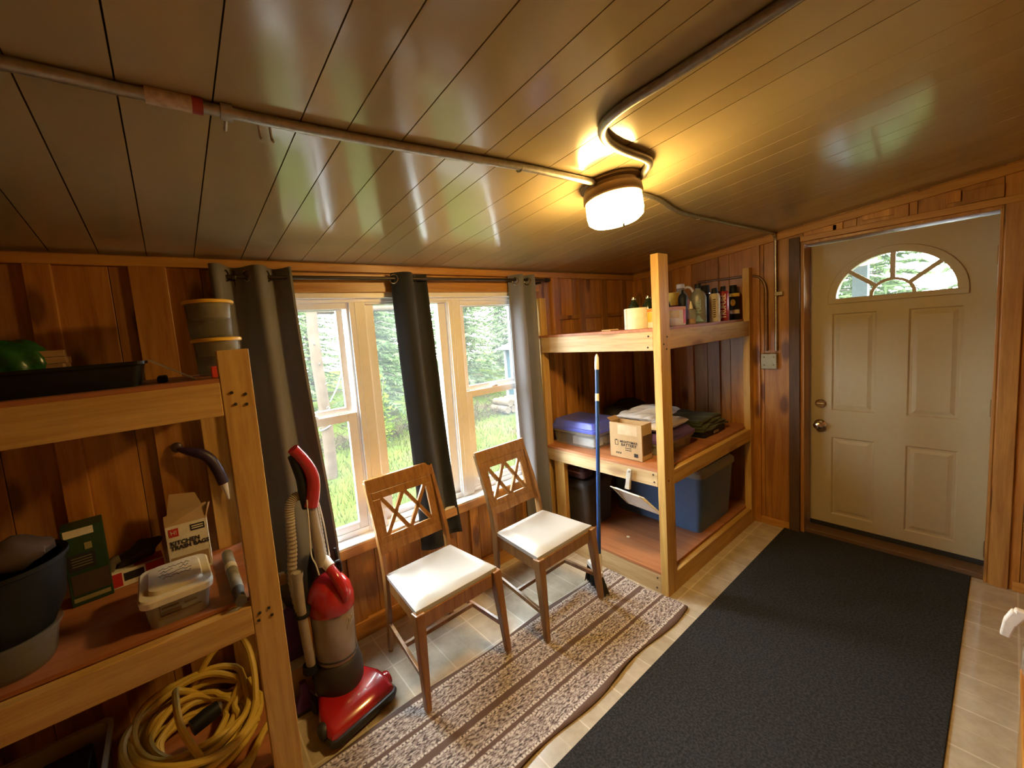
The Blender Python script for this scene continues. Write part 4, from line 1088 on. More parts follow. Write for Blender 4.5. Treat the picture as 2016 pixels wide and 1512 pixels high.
bm = B()
for (y0, y1, z0, z1) in ((0.052, 0.076, 0.085, 0.088), (0.052, 0.076, 0.117, 0.120), (0.052, 0.055, 0.085, 0.120), (0.073, 0.076, 0.085, 0.120), (0.059, 0.069, 0.120, 0.124)):
    box(bm, ox - 0.0006, ox, y0, y1, z0, z1)
box(bm, ox - 0.0006, ox, -0.085, -0.058, 0.022, 0.046)
for z in (0.070, 0.056): 
    for k in range(4): box(bm, ox - 0.0006, ox, -0.04 + k * 0.011, -0.032 + k * 0.011, z, z + 0.006)
for k in range(3): box(bm, ox - 0.0006, ox, 0.06 - k * 0.014, 0.068 - k * 0.014, 0.028, 0.040)
obj('printed_marks', bm, M_ink, cb)

# box with the violet lid and the bag on it
pb = storage_box('clear storage box with a violet lid right of the cardboard box', (1.155, -0.70, ZM), 0.43, 0.29, 0.098, M_purplelid, lidh=0.045)
for s in (-1, 1):
    bm = B(); box(bm, s * 0.228 - 0.006, s * 0.228 + 0.006, -0.04, 0.04, 0.05, 0.115); obj('latch', bm, M_frost, pb, bev=0.003)
for n_, x, y, w, d, h, m_, lab in (('cloth_pad', -0.09, 0.0, 0.16, 0.2, 0.06, M_moss, 'mossy folded pad inside the violet-lidded box'), ('brown_box', 0.10, -0.02, 0.13, 0.18, 0.055, M_cardin, 'small brown carton inside the violet-lidded box'),):
    bm = B(); rbox(bm, 0, 0, 0, w, d, h, 0.02); tag(obj(n_, bm, m_, None, loc=(1.155 + x, -0.70 + y, ZM + 0.004)), lab, n_.replace('_', ' '))
# crinkled clear bag
def crinkle(w, d, h, seed, nx=44, ny=26, amp=0.012):
    rr = random.Random(seed); bm = B(); G = []
    ph = [(rr.uniform(3, 16), rr.uniform(3, 14), rr.uniform(0, 6), rr.uniform(0.3, 1)) for _ in range(7)]
    for side in (1, -1):
        g = []
        for i in range(nx + 1):
            row = []
            for j in range(ny + 1):
                u, v = i / nx * 2 - 1, j / ny * 2 - 1
                e = max(0, (1 - abs(u) ** 4) * (1 - abs(v) ** 4)) ** 0.5
                z = side * h / 2 * e + amp * e * sum(a * math.sin(fx * u + fy * v + p) for fx, fy, p, a in ph) / 3
                row.append(bm.verts.new((u * w / 2, v * d / 2, h / 2 + max(z, -h / 2))))
            g.append(row)
        for i in range(nx):
            for j in range(ny): bm.faces.new((g[i][j], g[i + 1][j], g[i + 1][j + 1], g[i][j + 1]))
    bmesh.ops.remove_doubles(bm, verts=bm.verts[:], dist=1e-5)
    return bm
M_bag = clear_plastic('crinkled_clear_bag', (0.93, 0.94, 0.97), frost=0.38, rough=0.12)
o = obj('plastic_bag', crinkle(0.46, 0.26, 0.055, 3, amp=0.022), M_bag, None, loc=(1.18, -0.62, 0.992), smooth=True); o.rotation_euler = (0, 0.02, 0.05)
tag(o, 'crinkled clear plastic bag on top of the white bundle', 'plastic bag')
o = obj('white_bundle', crinkle(0.40, 0.17, 0.056, 8, amp=0.005), M_wrap, None, loc=(1.16, -0.735, 0.9295), smooth=True)
tag(o, 'white plastic-wrapped bundle lying on the violet lid', 'bundle')
# green canvas on a dark case
o = None
t = thing('tool_case', 'flat black case under the green canvas on the middle shelf', 'case', (1.70, -0.68, ZM))
bm = B(); rbox(bm, 0, 0, 0, 0.36, 0.34, 0.045, 0.02); obj('shell', bm, M_black, t)
bm = B(); box(bm, -0.04, 0.04, -0.178, -0.168, 0.014, 0.03); obj('latch', bm, M_steel, t, bev=0.002)
gc = thing('folded_canvas', 'olive green canvas folded in a pile on the black case', 'canvas', (1.70, -0.67, ZM + 0.046))
for k in range(4):
    bm = B(); rr = random.Random(20 + k); w, d = 0.40 - 0.015 * k, 0.36 - 0.02 * k
    nx, ny = 18, 14; G = []
    for i in range(nx + 1):
        row = []
        for j in range(ny + 1):
            u, v = i / nx * 2 - 1, j / ny * 2 - 1
            row.append(bm.verts.new((u * w / 2 + 0.012 * math.sin(5 * v + k), v * d / 2 + 0.01 * math.sin(4 * u + 2 * k), 0.011 + 0.020 * k + 0.006 * math.sin(6 * u + 4 * v + k * 2) * (0.4 if k == 0 else 1) * (abs(u) < .98) - 0.01 * max(0, abs(u) - 0.85) * 4)))
        G.append(row)
    for i in range(nx):
        for j in range(ny): bm.faces.new((G[i][j], G[i + 1][j], G[i + 1][j + 1], G[i][j + 1]))
    obj('fold', bm, M_greencloth, gc, smooth=True, solid=0.017)
# dark lumpy bag at the back
bm = B(); bmesh.ops.create_icosphere(bm, subdivisions=4, radius=1)
for v in bm.verts:
    c = v.co; n_ = 1 + 0.10 * math.sin(4 * c.x + 3 * c.y) + 0.08 * math.sin(7 * c.z + 5 * c.x)
    v.co = Vector((c.x * 0.26 * n_, c.y * 0.13 * n_, max(-0.10, c.z * 0.12 * n_) + 0.10))
o = obj('dark_bag', bm, plain('dark_nylon', (0.018, 0.015, 0.014), rough=0.7), None, loc=(1.55, -0.20, ZM + 0.001), smooth=True)
tag(o, 'dark soft bag at the back behind the blue-lidded box', 'bag')

# ---------------------------------------------------------------- bottom of the corner unit
ZB = 0.139
def tote(label, loc, w, d, h, m, lid=None, lidh=0.03, rot=0.0, mats=None):
    t = thing('storage_tote', label, 'storage tote', loc, rot, 'totes under the corner unit')
    bm = B(); tub(bm, 0, 0, 0, w, d, h, 0.04, 0.92, 0.004, n=6); obj('body', bm, m, t, smooth=True)
    if lid:
        bm = B(); loft(bm, [[(u, v, z) for u, v in rrect(w + o, d + o, 0.045, 6)] for z, o in ((h - 0.028, 0.02), (h + 0.006, 0.02), (h + lidh - 0.012, 0.0), (h + lidh, -0.03), (h + lidh - 0.006, -0.08))]); obj('lid', bm, lid, t, smooth=True)
    return t
tote('big blue storage tote with a grey lid on the bottom deck', (1.60, -0.555, ZB), 0.56, 0.70, 0.435, M_tote, M_totelid)
tote('dark grey storage bin in the back corner under the middle shelf', (1.02, -0.185, ZB), 0.34, 0.24, 0.34, M_greytote, M_greytote)
bm = B(); box(bm, -0.003, 0.003, -0.003, 0.003, 0, 0.004); lathe(bm, [(0, 0), (0.012, 0), (0.010, 0.003), (0, 0.0035)], 12)
tag(obj('bottle_cap', bm, M_paper, None, loc=(0.965, -0.555, ZB + 0.0005)), 'tiny pale cap lying on the bottom deck', 'cap')
t = thing('tool_bag', 'small dark bag with pink edges on the grey bin lid', 'bag', (0.93, -0.185, ZB + 0.371))
bm = B(); rbox(bm, 0, 0, 0, 0.14, 0.17, 0.085, 0.03, edge=0.02); obj('bag', bm, plain('mauve_nylon', (0.10, 0.05, 0.055), rough=0.7), t, smooth=True)
bm = B(); box(bm, -0.071, -0.069, -0.06, 0.06, 0.05, 0.062); obj('zip', bm, plain('pink_zip', (0.35, 0.16, 0.17), rough=0.6), t)

# ---------------------------------------------------------------- top shelf of the corner unit
ZT = 1.6245
pr_ = thing('paper_roll', 'roll of white paper standing at the front left of the top shelf', 'paper roll', (0.862, -0.742, ZT))
bm = B(); lathe(bm, [(0.022, 0.0), (0.066, 0.0), (0.067, 0.004), (0.067, 0.126), (0.065, 0.130), (0.022, 0.130), (0.022, 0.0)], 40); obj('paper', bm, M_paper, pr_, smooth=True)
bm = B(); tube(bm, [(0, 0, 0.001), (0, 0, 0.129)], 0.0215, 20); obj('core', bm, M_card, pr_, smooth=True)
bm = B(); secs = [[(-0.0675 * math.cos(a), 0.068 * math.sin(a) + 0.0, 0.001), (-0.070 * math.cos(a), 0.070 * math.sin(a), 0.001), (-0.070 * math.cos(a), 0.070 * math.sin(a), 0.128), (-0.0675 * math.cos(a), 0.068 * math.sin(a), 0.128)] for a in [0.4 + 0.12 * k for k in range(10)]]
loft(bm, secs); obj('loose_sheet', bm, M_paper, pr_)
bm = B(); rbox(bm, 0, 0, 0, 0.09, 0.07, 0.010, 0.006); tag(obj('wood_offcut', bm, M_lumy, None, loc=(0.775, -0.61, ZT)), 'thin wood offcut lying left of the paper roll', 'wood offcut')
bx = thing('bulb_carton', 'orange, yellow and white carton half hidden by the corner post', 'carton', (1.005, -0.862, ZT))
bm = B(); rbox(bm, 0, 0, 0, 0.27, 0.105, 0.118, 0.003, edge=0.002); obj('carton', bm, M_paper, bx)
bm = B(); box(bm, -0.1362, -0.1352, -0.051, 0.051, 0.098, 0.117); box(bm, -0.135, 0.135, -0.0535, -0.0527, 0.098, 0.117); obj('orange_band', bm, M_orange, bx)
bm = B(); box(bm, -0.1362, -0.1352, 0.0, 0.05, 0.036, 0.096); box(bm, -0.134, 0.05, -0.0535, -0.0527, 0.05, 0.096); obj('yellow_panel', bm, M_yellow, bx)
bm = B(); lathe(bm, [(0, 0), (0.028, 0), (0.024, 0.0008), (0, 0.0008)], 24, Matrix.Translation((-0.1353, -0.022, 0.066)) @ Matrix.Rotation(-PI / 2, 4, 'Y')); obj('bulb_picture', bm, plain('pale_print', (0.72, 0.68, 0.55), rough=0.6), bx)
bm = B()
for y in (-0.03, -0.012): box(bm, -0.1362, -0.1352, y - 0.003, y + 0.003, 0.014, 0.030)
obj('small_print', bm, M_carddark, bx)
bm = B(); box(bm, 0.10, 0.134, -0.0535, -0.0527, 0.01, 0.10); obj('red_panel', bm, M_redm, bx)

def bottle(name, label, loc, prof, m, cat='bottle', seg=24, group='bottles and cans on the top shelf', sx=1.0, sy=1.0, rot=0.0):
    t = thing(name, label, cat, loc, rot, group)
    bm = B(); lathe(bm, prof, seg, sx=sx, sy=sy); obj('body', bm, m, t, smooth=True)
    return t
def cap(t, r, z0, z1, m, name='cap', r1=None):
    bm = B(); r1 = r1 or r; lathe(bm, [(0, z0), (r, z0), (r1, z1 - 0.003), (r1 * 0.9, z1), (0, z1)], 20); return obj(name, bm, m, t, smooth=True)
def band(t, r, z0, z1, m, name='label', sx=1.0, sy=1.0):
    bm = B(); lathe(bm, [(r, z0), (r + 0.0008, z0), (r + 0.0008, z1), (r, z1)], 28, sx=sx, sy=sy); return obj(name, bm, m, t, smooth=True)
# four dark green bottles behind the paper roll
gp = [(0, 0), (0.036, 0), (0.038, 0.006), (0.038, 0.125), (0.030, 0.155), (0.015, 0.178), (0.0135, 0.196), (0, 0.196)]
base = None
for k, (x, y, h) in enumerate(((0.985, -0.655, 0), (1.02, -0.735, 0), (1.11, -0.70, 0), (1.12, -0.79, 0))):
    lab = ('dark green glass bottle behind the paper roll, farthest left', 'dark green glass bottle just behind the paper roll, second from left', 'dark green glass bottle at the back of the row, third from left', 'dark green glass bottle nearest the corner post')[k]
    if base is None:
        base = bottle('glass_bottle', lab, (x, y, ZT), gp, M_glassgreen, group='dark green glass bottles'); cap(base, 0.0145, 0.190, 0.208, M_chrome, 'cap')
        tb = base
    else:
        tb = copy_tree(base); tb.location = (x, y, ZT); tb['label'] = lab
# right of the post, left to right; labels are turned towards the room
TR = -1.2
t = bottle('spray_bottle', 'yellow capped bottle with a dark red label tucked beside the post', (1.302, -0.765, ZT), [(0, 0), (0.036, 0), (0.038, 0.006), (0.038, 0.15), (0.032, 0.165), (0, 0.165)], M_yellow)
band(t, 0.0385, 0.085, 0.135, plain('dark_red_label', (0.25, 0.02, 0.02), rough=0.5)); cap(t, 0.035, 0.165, 0.222, M_yellow)
t = bottle('jug', 'pale translucent jug with a white cap and a looped handle', (1.44, -0.745, ZT), [(0, 0), (0.052, 0), (0.056, 0.008), (0.056, 0.16), (0.048, 0.205), (0.026, 0.240), (0.022, 0.258), (0, 0.258)], M_frost, cat='jug', rot=TR)
cap(t, 0.026, 0.254, 0.284, M_whiteplastic); band(t, 0.0568, 0.03, 0.17, M_redm)
bm = B(); tube(bm, catmull([(0.024, 0, 0.250), (0.050, 0, 0.256), (0.074, 0, 0.23), (0.078, 0, 0.185), (0.056, 0, 0.14)], 6), 0.0085, 10); obj('handle', bm, M_whiteplastic, t, smooth=True)
t = bottle('caulk_tube', 'slim black applicator tube standing before the jug', (1.19, -0.875, ZT), [(0, 0), (0.020, 0), (0.022, 0.004), (0.024, 0.10), (0.028, 0.165), (0.022, 0.19), (0.008, 0.205), (0.006, 0.225), (0, 0.225)], M_black, cat='tube')
t = bottle('glue_bottle', 'clear glue bottle with a white cone nozzle', (1.27, -0.885, ZT), [(0, 0), (0.030, 0), (0.032, 0.005), (0.032, 0.085), (0.028, 0.097), (0.012, 0.104), (0, 0.104)], M_clear)
bm = B(); lathe(bm, [(0, 0.003), (0.029, 0.003), (0.029, 0.035), (0, 0.036)], 20); obj('glue', bm, plain('amber_glue', (0.30, 0.15, 0.05), rough=0.2), t, smooth=True)
bm = B(); lathe(bm, [(0, 0.100), (0.016, 0.100), (0.015, 0.112), (0.005, 0.150), (0, 0.152)], 18); obj('nozzle', bm, M_tubwhite, t, smooth=True)
t = bottle('flat_bottle', 'blue-grey flat oil bottle with pale blue lettering', (1.42, -0.868, ZT), [(0, 0), (0.046, 0), (0.050, 0.006), (0.050, 0.175), (0.040, 0.205), (0.018, 0.225), (0.016, 0.24), (0, 0.24)], M_greyblue, sx=1.0, sy=0.5, rot=TR)
cap(t, 0.019, 0.237, 0.266, M_black)
writing('lettering', 'FUEL', 0.042, M_lightblue, t, (0.004, -0.0265, 0.112), (0.0, 0, 1), (-1, 0, 0), bold=0.02)
bm = B(); prism(bm, [(-0.024, 0.012), (0.034, 0.012), (0.016, 0.035), (0.010, 0.052), (-0.006, 0.052), (-0.010, 0.035)], lambda u, v, tt: (u, -0.0262 + tt, v), -0.0006, 0.0006); obj('emblem', bm, M_lightblue, t)
t = bottle('aerosol_can', 'black aerosol can with a black cap behind the flat oil bottle', (1.695, -0.80, ZT), [(0, 0), (0.040, 0), (0.041, 0.004), (0.041, 0.195), (0.034, 0.212), (0, 0.214)], M_black, rot=TR)
cap(t, 0.032, 0.212, 0.268, M_black, r1=0.028); band(t, 0.0355, 0.205, 0.210, M_chrome, 'rim')
t = bottle('oil_can', 'narrow grey-white can left of the red fuel can', (1.64, -0.885, ZT), [(0, 0), (0.031, 0), (0.033, 0.004), (0.033, 0.185), (0.027, 0.198), (0, 0.199)], plain('worn_white_label', (0.50, 0.43, 0.30), rough=0.5, var=0.15, scale=40), rot=TR)
cap(t, 0.022, 0.198, 0.235, M_black, r1=0.018)
for k in range(9):
    bm = B(); box(bm, -0.010, 0.006, -0.0338, -0.030, 0.03 + k * 0.015, 0.039 + k * 0.015); obj('small_print', bm, M_carddark, t)
t = bottle('fuel_can', 'red fuel can with white vertical lettering', (1.785, -0.885, ZT), [(0, 0), (0.035, 0), (0.037, 0.004), (0.037, 0.200), (0.030, 0.214), (0, 0.215)], plain('dark_red_can', (0.30, 0.018, 0.016), rough=0.35), cat='can', rot=TR)
cap(t, 0.019, 0.213, 0.250, M_black, r1=0.016)
writing('lettering', 'TRUFUEL', 0.046, M_paper, t, (0.000, -0.0375, 0.104), (0, 0, 1), (-1, 0, 0), sx=0.95, bold=0.02)
t = bottle('spray_trigger_bottle', 'black trigger sprayer behind the red fuel can', (1.93, -0.775, ZT), [(0, 0), (0.036, 0), (0.038, 0.005), (0.038, 0.15), (0.018, 0.20), (0, 0.202)], M_dark, rot=0.4)
bm = B(); box(bm, -0.06, 0.04, -0.014, 0.014, 0.222, 0.252); box(bm, -0.015, 0.015, -0.012, 0.012, 0.20, 0.224); box(bm, -0.05, -0.04, -0.006, 0.006, 0.182, 0.224); obj('trigger_head', bm, M_black, t, bev=0.005)
t = bottle('aerosol_can', 'black and yellow aerosol can at the right end of the row', (2.015, -0.868, ZT), [(0, 0), (0.037, 0), (0.039, 0.004), (0.039, 0.195), (0.032, 0.212), (0, 0.214)], M_black, rot=TR)
cap(t, 0.026, 0.212, 0.262, M_black, r1=0.023); band(t, 0.0395, 0.175, 0.20, M_yellow); band(t, 0.0395, 0.045, 0.075, M_tubwhite)
bm = B(); prism(bm, [(0.016 * math.cos(2 * PI * k / 20), 0.130 + 0.026 * math.sin(2 * PI * k / 20)) for k in range(20)], lambda u, v, tt: (u - 0.004, -0.0395 + tt, v), -0.001, 0.004); obj('badge', bm, M_yellow, t)
# ---------------------------------------------------------------- upright vacuum
vc_ = thing('vacuum_cleaner', 'red upright vacuum cleaner with a smoky dust cup in front of the grey curtain', 'vacuum cleaner', (-1.055, -0.345, 0), 0.20)
# floor head: front edge towards -y
bm = B()
def headsec(y, w, h, b=0.012):
    r = min(0.03, h / 2.2)
    return [Vector((u, y, b + h / 2 + v)) for u, v in rrect(w, h, r, 4)]
loft(bm, [headsec(-0.165, 0.30, 0.045), headsec(-0.155, 0.325, 0.062), headsec(-0.11, 0.335, 0.078), headsec(-0.05, 0.318, 0.092), headsec(0.02, 0.25, 0.098), headsec(0.09, 0.19, 0.085), headsec(0.11, 0.17, 0.06)])
head = obj('floor_head', bm, M_red, vc_, smooth=True)
bm = B(); loft(bm, [[Vector((u, y, 0.036 + v)) for u, v in rrect(w, 0.034, 0.012, 3)] for y, w in ((-0.176, 0.30), (-0.160, 0.345), (-0.08, 0.350), (-0.04, 0.33))]); obj('bumper', bm, M_dark, head, smooth=True)
for s in (-1, 1):
    bm = B(); lathe(bm, [(0, -0.016), (0.030, -0.016), (0.034, -0.008), (0.034, 0.008), (0.030, 0.016), (0, 0.016)], 20, Matrix.Translation((s * 0.163, -0.09, 0.055)) @ Matrix.Rotation(PI / 2, 4, 'Y')); obj('end_cap', bm, M_red if s > 0 else M_dark, head, smooth=True)
    bm = B(); lathe(bm, [(0, -0.012), (0.035, -0.012), (0.038, 0), (0.035, 0.012), (0, 0.012)], 18, Matrix.Translation((s * 0.115, 0.075, 0.038)) @ Matrix.Rotation(PI / 2, 4, 'Y')); obj('wheel', bm, M_rubber, head, smooth=True)
bm = B(); prism(bm, [(-0.022, -0.02), (0.0, -0.008), (0.022, -0.02), (0.018, 0.004), (0.026, 0.016), (0.006, 0.014), (0.0, 0.026), (-0.006, 0.014), (-0.026, 0.016), (-0.018, 0.004)], lambda u, v, tt: (u + 0.03, -0.082 + v * 0.9, 0.0975 - 0.28 * (v * 0.9 - 0.03) * -1 * 0.4 + tt), 0, 0.0012); obj('emblem', bm, plain('silver_print', (0.6, 0.55, 0.5), rough=0.4), head)
# motor housing, dust cup, red top
bx_ = Matrix.Translation((0, 0.045, 0.0)) @ Matrix.Rotation(-0.075, 4, 'X') @ Matrix.Rotation(0.045, 4, 'Y')
def V_(prof, seg=32, dx=0, dy=0): 
    b = B(); lathe(b, prof, seg, bx_ @ Matrix.Translation((dx, dy, 0))); return b
obj('motor_housing', V_([(0, 0.075), (0.100, 0.075), (0.113, 0.09), (0.114, 0.165), (0.104, 0.205), (0.095, 0.215), (0, 0.215)]), plain('dark_housing', (0.030, 0.024, 0.022), rough=0.5), vc_, smooth=True)
cup = obj('dust_cup', V_([(0, 0.212), (0.090, 0.212), (0.096, 0.222), (0.100, 0.43), (0.099, 0.445), (0, 0.445)]), M_cup, vc_, smooth=True)
bm = B(); lathe(bm, [(0.0965, 0.232), (0.099, 0.234), (0.099, 0.240), (0.0965, 0.242)], 32, bx_); obj('cup_rim', bm, M_dark, cup, smooth=True)
bm = B()
for k, (u, v) in enumerate(((0.0, 0.0), (0.012, 0.008), (-0.012, 0.006))):
    a = -PI / 2 + 0.35 + u * 9; tube(bm, [bx_ @ Vector((0.1015 * math.cos(a + s_), 0.1015 * math.sin(a + s_), 0.40 + v + 0.010 * math.cos(s_ * 40))) for s_ in [-0.08 + 0.016 * q for q in range(11)]], 0.0022, 5)
for k in range(7):
    a = -PI / 2 + 0.15 + 0.07 * k; zz = 0.365 + 0.004 * k
    tube(bm, [bx_ @ Vector((0.1012 * math.cos(a), 0.1012 * math.sin(a), zz)), bx_ @ Vector((0.1012 * math.cos(a + 0.03), 0.1012 * math.sin(a + 0.03), zz + 0.016))], 0.0022, 5)
obj('pale_logo', bm, plain('pale_logo_print', (0.5, 0.44, 0.38), rough=0.5), cup)
obj('cup_lid', V_([(0, 0.443), (0.104, 0.443), (0.109, 0.455), (0.107, 0.50), (0.094, 0.545), (0.066, 0.585), (0.03, 0.602), (0, 0.604)]), M_red, vc_, smooth=True)
bm = B(); tube(bm, [bx_ @ Vector(p) for p in catmull([(0.02, -0.102, 0.500), (0.012, -0.104, 0.545), (0.0, -0.082, 0.602), (-0.01, -0.03, 0.650), (-0.015, 0.01, 0.672)], 6)], [0.018 + 0.006 * min(1, k / 8) for k in range(25)], 14); obj('carry_handle', bm, M_red, vc_, smooth=True)
bm = B(); tube(bm, [bx_ @ Vector(p) for p in ((-0.008, -0.045, 0.648), (-0.015, -0.012, 0.676), (-0.016, 0.004, 0.684))], [0.0255, 0.0265, 0.018], 16); obj('release_button', bm, M_whiteplastic, vc_, smooth=True)
bm = B(); loft(bm, [[bx_ @ Vector((u, 0.095 + v, z)) for u, v in rrect(w, 0.05, 0.018, 3)] for z, w in ((0.10, 0.17), (0.20, 0.13), (0.45, 0.12), (0.62, 0.10), (0.70, 0.05))]); obj('spine', bm, M_black, vc_, smooth=True)
# handle tube, grip and hoses
HT = [(0.0, 0.085, 0.66), (-0.012, 0.10, 0.98)]
bm = B(); tube(bm, HT, [0.026, 0.021], 18); obj('handle_tube', bm, M_taupe, vc_, smooth=True)
gp_ = catmull([(-0.012, 0.098, 0.95), (0.003, 0.09, 1.02), (0.005, 0.085, 1.09), (-0.02, 0.085, 1.16), (-0.065, 0.09, 1.235)], 8)
bm = B(); tube(bm, gp_, [0.034 - 0.009 * (k / len(gp_)) for k in range(len(gp_))], 16); obj('grip', bm, M_red, vc_, smooth=True)
bm = B(); tube(bm, catmull([(-0.025, 0.11, 0.945), (-0.035, 0.108, 1.02), (-0.040, 0.105, 1.09), (-0.065, 0.10, 1.20)], 6), 0.022, 12); obj('grip_back', bm, M_black, vc_, smooth=True)
def ribbed(name, path, r, n):
    P_ = catmull(path, n); b = B(); tube(b, P_, [r if k % 2 else r * 0.82 for k in range(len(P_))], 14); return obj(name, b, M_taupe, vc_, smooth=True)
ribbed('hose', [(-0.015, 0.13, 0.99), (-0.06, 0.13, 1.005), (-0.095, 0.125, 0.975), (-0.105, 0.12, 0.90), (-0.11, 0.12, 0.78), (-0.125, 0.12, 0.64), (-0.11, 0.12, 0.45)], 0.022, 14)
ribbed('hose', [(0.013, 0.13, 0.98), (0.03, 0.135, 0.92), (0.035, 0.135, 0.80), (0.04, 0.13, 0.66)], 0.014, 14)
WT = [(-0.130, 0.055, 0.70), (-0.130, 0.06, 0.50), (-0.112, 0.07, 0.24)]
bm = B(); P_ = catmull(WT, 8); tube(bm, P_, [0.021 + (0.004 if k < 2 else 0) for k in range(len(P_))], 18, cap=False)
tube(bm, P_[:6], 0.017, 18, cap=True); obj('wand', bm, M_taupe, vc_, smooth=True)
bm = B(); tube(bm, [(-0.129 + 0.026 * math.cos(a), 0.06 + 0.026 * math.sin(a), 0.50) for a in [2 * PI * k / 18 for k in range(18)]], 0.008, 8, closed=True); box(bm, -0.108, -0.06, 0.07, 0.09, 0.49, 0.51); obj('wand_clip', bm, M_black, vc_)
bm = B(); lathe(bm, [(0, 0), (0.035, 0), (0.032, 0.03), (0, 0.03)], 18, Matrix.Translation((-0.116, 0.072, 0.215))); obj('wand_socket', bm, M_black, vc_, smooth=True)
bm = B(); tube(bm, catmull([(-0.035, 0.08, 0.99), (-0.042, 0.075, 0.86), (-0.05, 0.07, 0.74), (-0.04, 0.06, 0.69), (-0.035, 0.05, 0.64)], 6), 0.0035, 6); tube(bm, catmull([(0.02, 0.09, 0.97), (0.035, 0.09, 0.85), (0.045, 0.09, 0.68)], 6), 0.0035, 6); obj('power_cord', bm, M_whiteplastic, vc_, smooth=True)
bm = B(); beam(bm, (0.085, 0.09, 0.60), (0.085, 0.11, 0.695), 0.010, 0.016); tube(bm, catmull([(0.03, 0.07, 0.64), (0.06, 0.06, 0.655), (0.09, 0.085, 0.63), (0.095, 0.09, 0.58)], 6), 0.007, 8); obj('cord_hook', bm, M_black, vc_)

# ---------------------------------------------------------------- beside the vacuum
cbx = thing('cardboard_box', 'small plain cardboard box on the floor behind the left shelf post', 'cardboard box', (-1.24, -0.105, 0))
bm = B(); rbox(bm, 0, 0, 0, 0.17, 0.17, 0.175, 0.003, edge=0.002); obj('carton', bm, M_card, cbx)
bm = B(); box(bm, -0.08, 0.08, -0.02, 0.02, 0.1752, 0.1760); obj('tape', bm, plain('tan_tape', (0.40, 0.29, 0.17), rough=0.3), cbx)
du = thing('dust_mop', 'purple dust mop with a wooden stick standing on the small cardboard box', 'mop', (-1.215, -0.11, 0.178))
bm = B(); loft(bm, [[(u - s_, v, z) for u, v in rrect(w, d, 0.012, 3)] for z, w, d, s_ in ((0.0, 0.10, 0.04, 0.0), (0.10, 0.105, 0.05, 0.0), (0.20, 0.085, 0.045, 0.005), (0.25, 0.06, 0.035, 0.01), (0.265, 0.02, 0.02, 0.012))]); obj('mop_head', bm, plain('purple_microfibre', (0.075, 0.022, 0.14), rough=0.95, bump=0.5, bscale=60), du, smooth=True)
bm = B(); tube(bm, [(-0.012, 0, 0.25), (-0.072, 0.0, 0.43), (-0.13, 0.0, 0.60)], 0.011, 12); obj('stick', bm, M_taupe, du, smooth=True)
sc_ = thing('hand_brush', 'small shiny purple brush on the floor by the vacuum hose', 'brush', (-1.215, -0.245, 0))
bm = B(); loft(bm, [[(u, v, z) for u, v in rrect(w, d, 0.01, 3)] for z, w, d in ((0.02, 0.09, 0.05), (0.05, 0.085, 0.05), (0.09, 0.045, 0.035), (0.14, 0.03, 0.025))]); obj('handle', bm, M_purple, sc_, smooth=True)
bm = B(); box(bm, -0.042, 0.042, -0.022, 0.022, 0.0, 0.021); obj('bristles', bm, M_dark, sc_)

# ---------------------------------------------------------------- left unit, top shelf
ZLT = 1.5975
def jar(label, loc, s=1.0):
    t = thing('food_tub', label, 'tub', loc, 0, 'yellow-lidded tubs on the left top shelf')
    bm = B(); lathe(bm, [(0, 0), (0.070, 0), (0.074, 0.008), (0.079, 0.128), (0.077, 0.128), (0.072, 0.008), (0, 0.004)], 32); obj('outer_tub', bm, M_smoke, t, smooth=True)
    bm = B(); lathe(bm, [(0, 0.074), (0.064, 0.074), (0.069, 0.08), (0.074, 0.130), (0, 0.130)], 32); obj('inner_tub', bm, M_tubwhite, t, smooth=True)
    bm = B(); lathe(bm, [(0, 0.129), (0.085, 0.129), (0.087, 0.132), (0.087, 0.138), (0.083, 0.142), (0.076, 0.140), (0, 0.140)], 36); obj('lid', bm, M_yellowlid, t, smooth=True)
    return t
j1 = jar('yellow-lidded tub at the bottom of the stack of two behind the left post', (-1.37, -0.30, ZLT))
j2 = copy_tree(j1); j2.location = (-1.382, -0.30, ZLT + 0.1435); j2['label'] = 'yellow-lidded tub on top of the stack of two in front of the curtain'
t = thing('small_box', 'small bright orange-red box in front of the yellow-lidded tubs', 'box', (-1.388, -0.48, ZLT))
bm = B(); rbox(bm, 0, 0, 0, 0.055, 0.04, 0.038, 0.002, edge=0.001); obj('carton', bm, M_redbright, t)
t = thing('tray', 'long black tray on the left top shelf', 'tray', (-1.86, -0.38, ZLT))
bm = B(); tub(bm, 0, 0, 0, 0.52, 0.30, 0.078, 0.02, 0.94, 0.004); obj('tray', bm, M_black, t, smooth=True)
bm = B(); loft(bm, [[(u, v, z) for u, v in rrect(0.52 + o, 0.30 + o, 0.024)] for z, o in ((0.068, 0.0), (0.068, 0.014), (0.078, 0.014), (0.078, 0.0))], cap0=False, cap1=False); obj('rim', bm, M_black, t)
t = thing('plastic_sheet', 'clear plastic sheet leaning off the end of the black tray', 'plastic sheet', (-1.54, -0.38, ZLT))
bm = B(); hexa(bm, [(-0.045, -0.12, 0.076), (-0.045, 0.12, 0.076), (0.072, 0.12, 0.0), (0.072, -0.12, 0.0)], [(-0.043, -0.12, 0.079), (-0.043, 0.12, 0.079), (0.076, 0.12, 0.001), (0.076, -0.12, 0.001)]); obj('sheet', bm, M_frost, t)
bm = B(); rbox(bm, -0.015, 0.0, 0.0, 0.03, 0.16, 0.02, 0.004); obj('edge_block', bm, M_black, t)
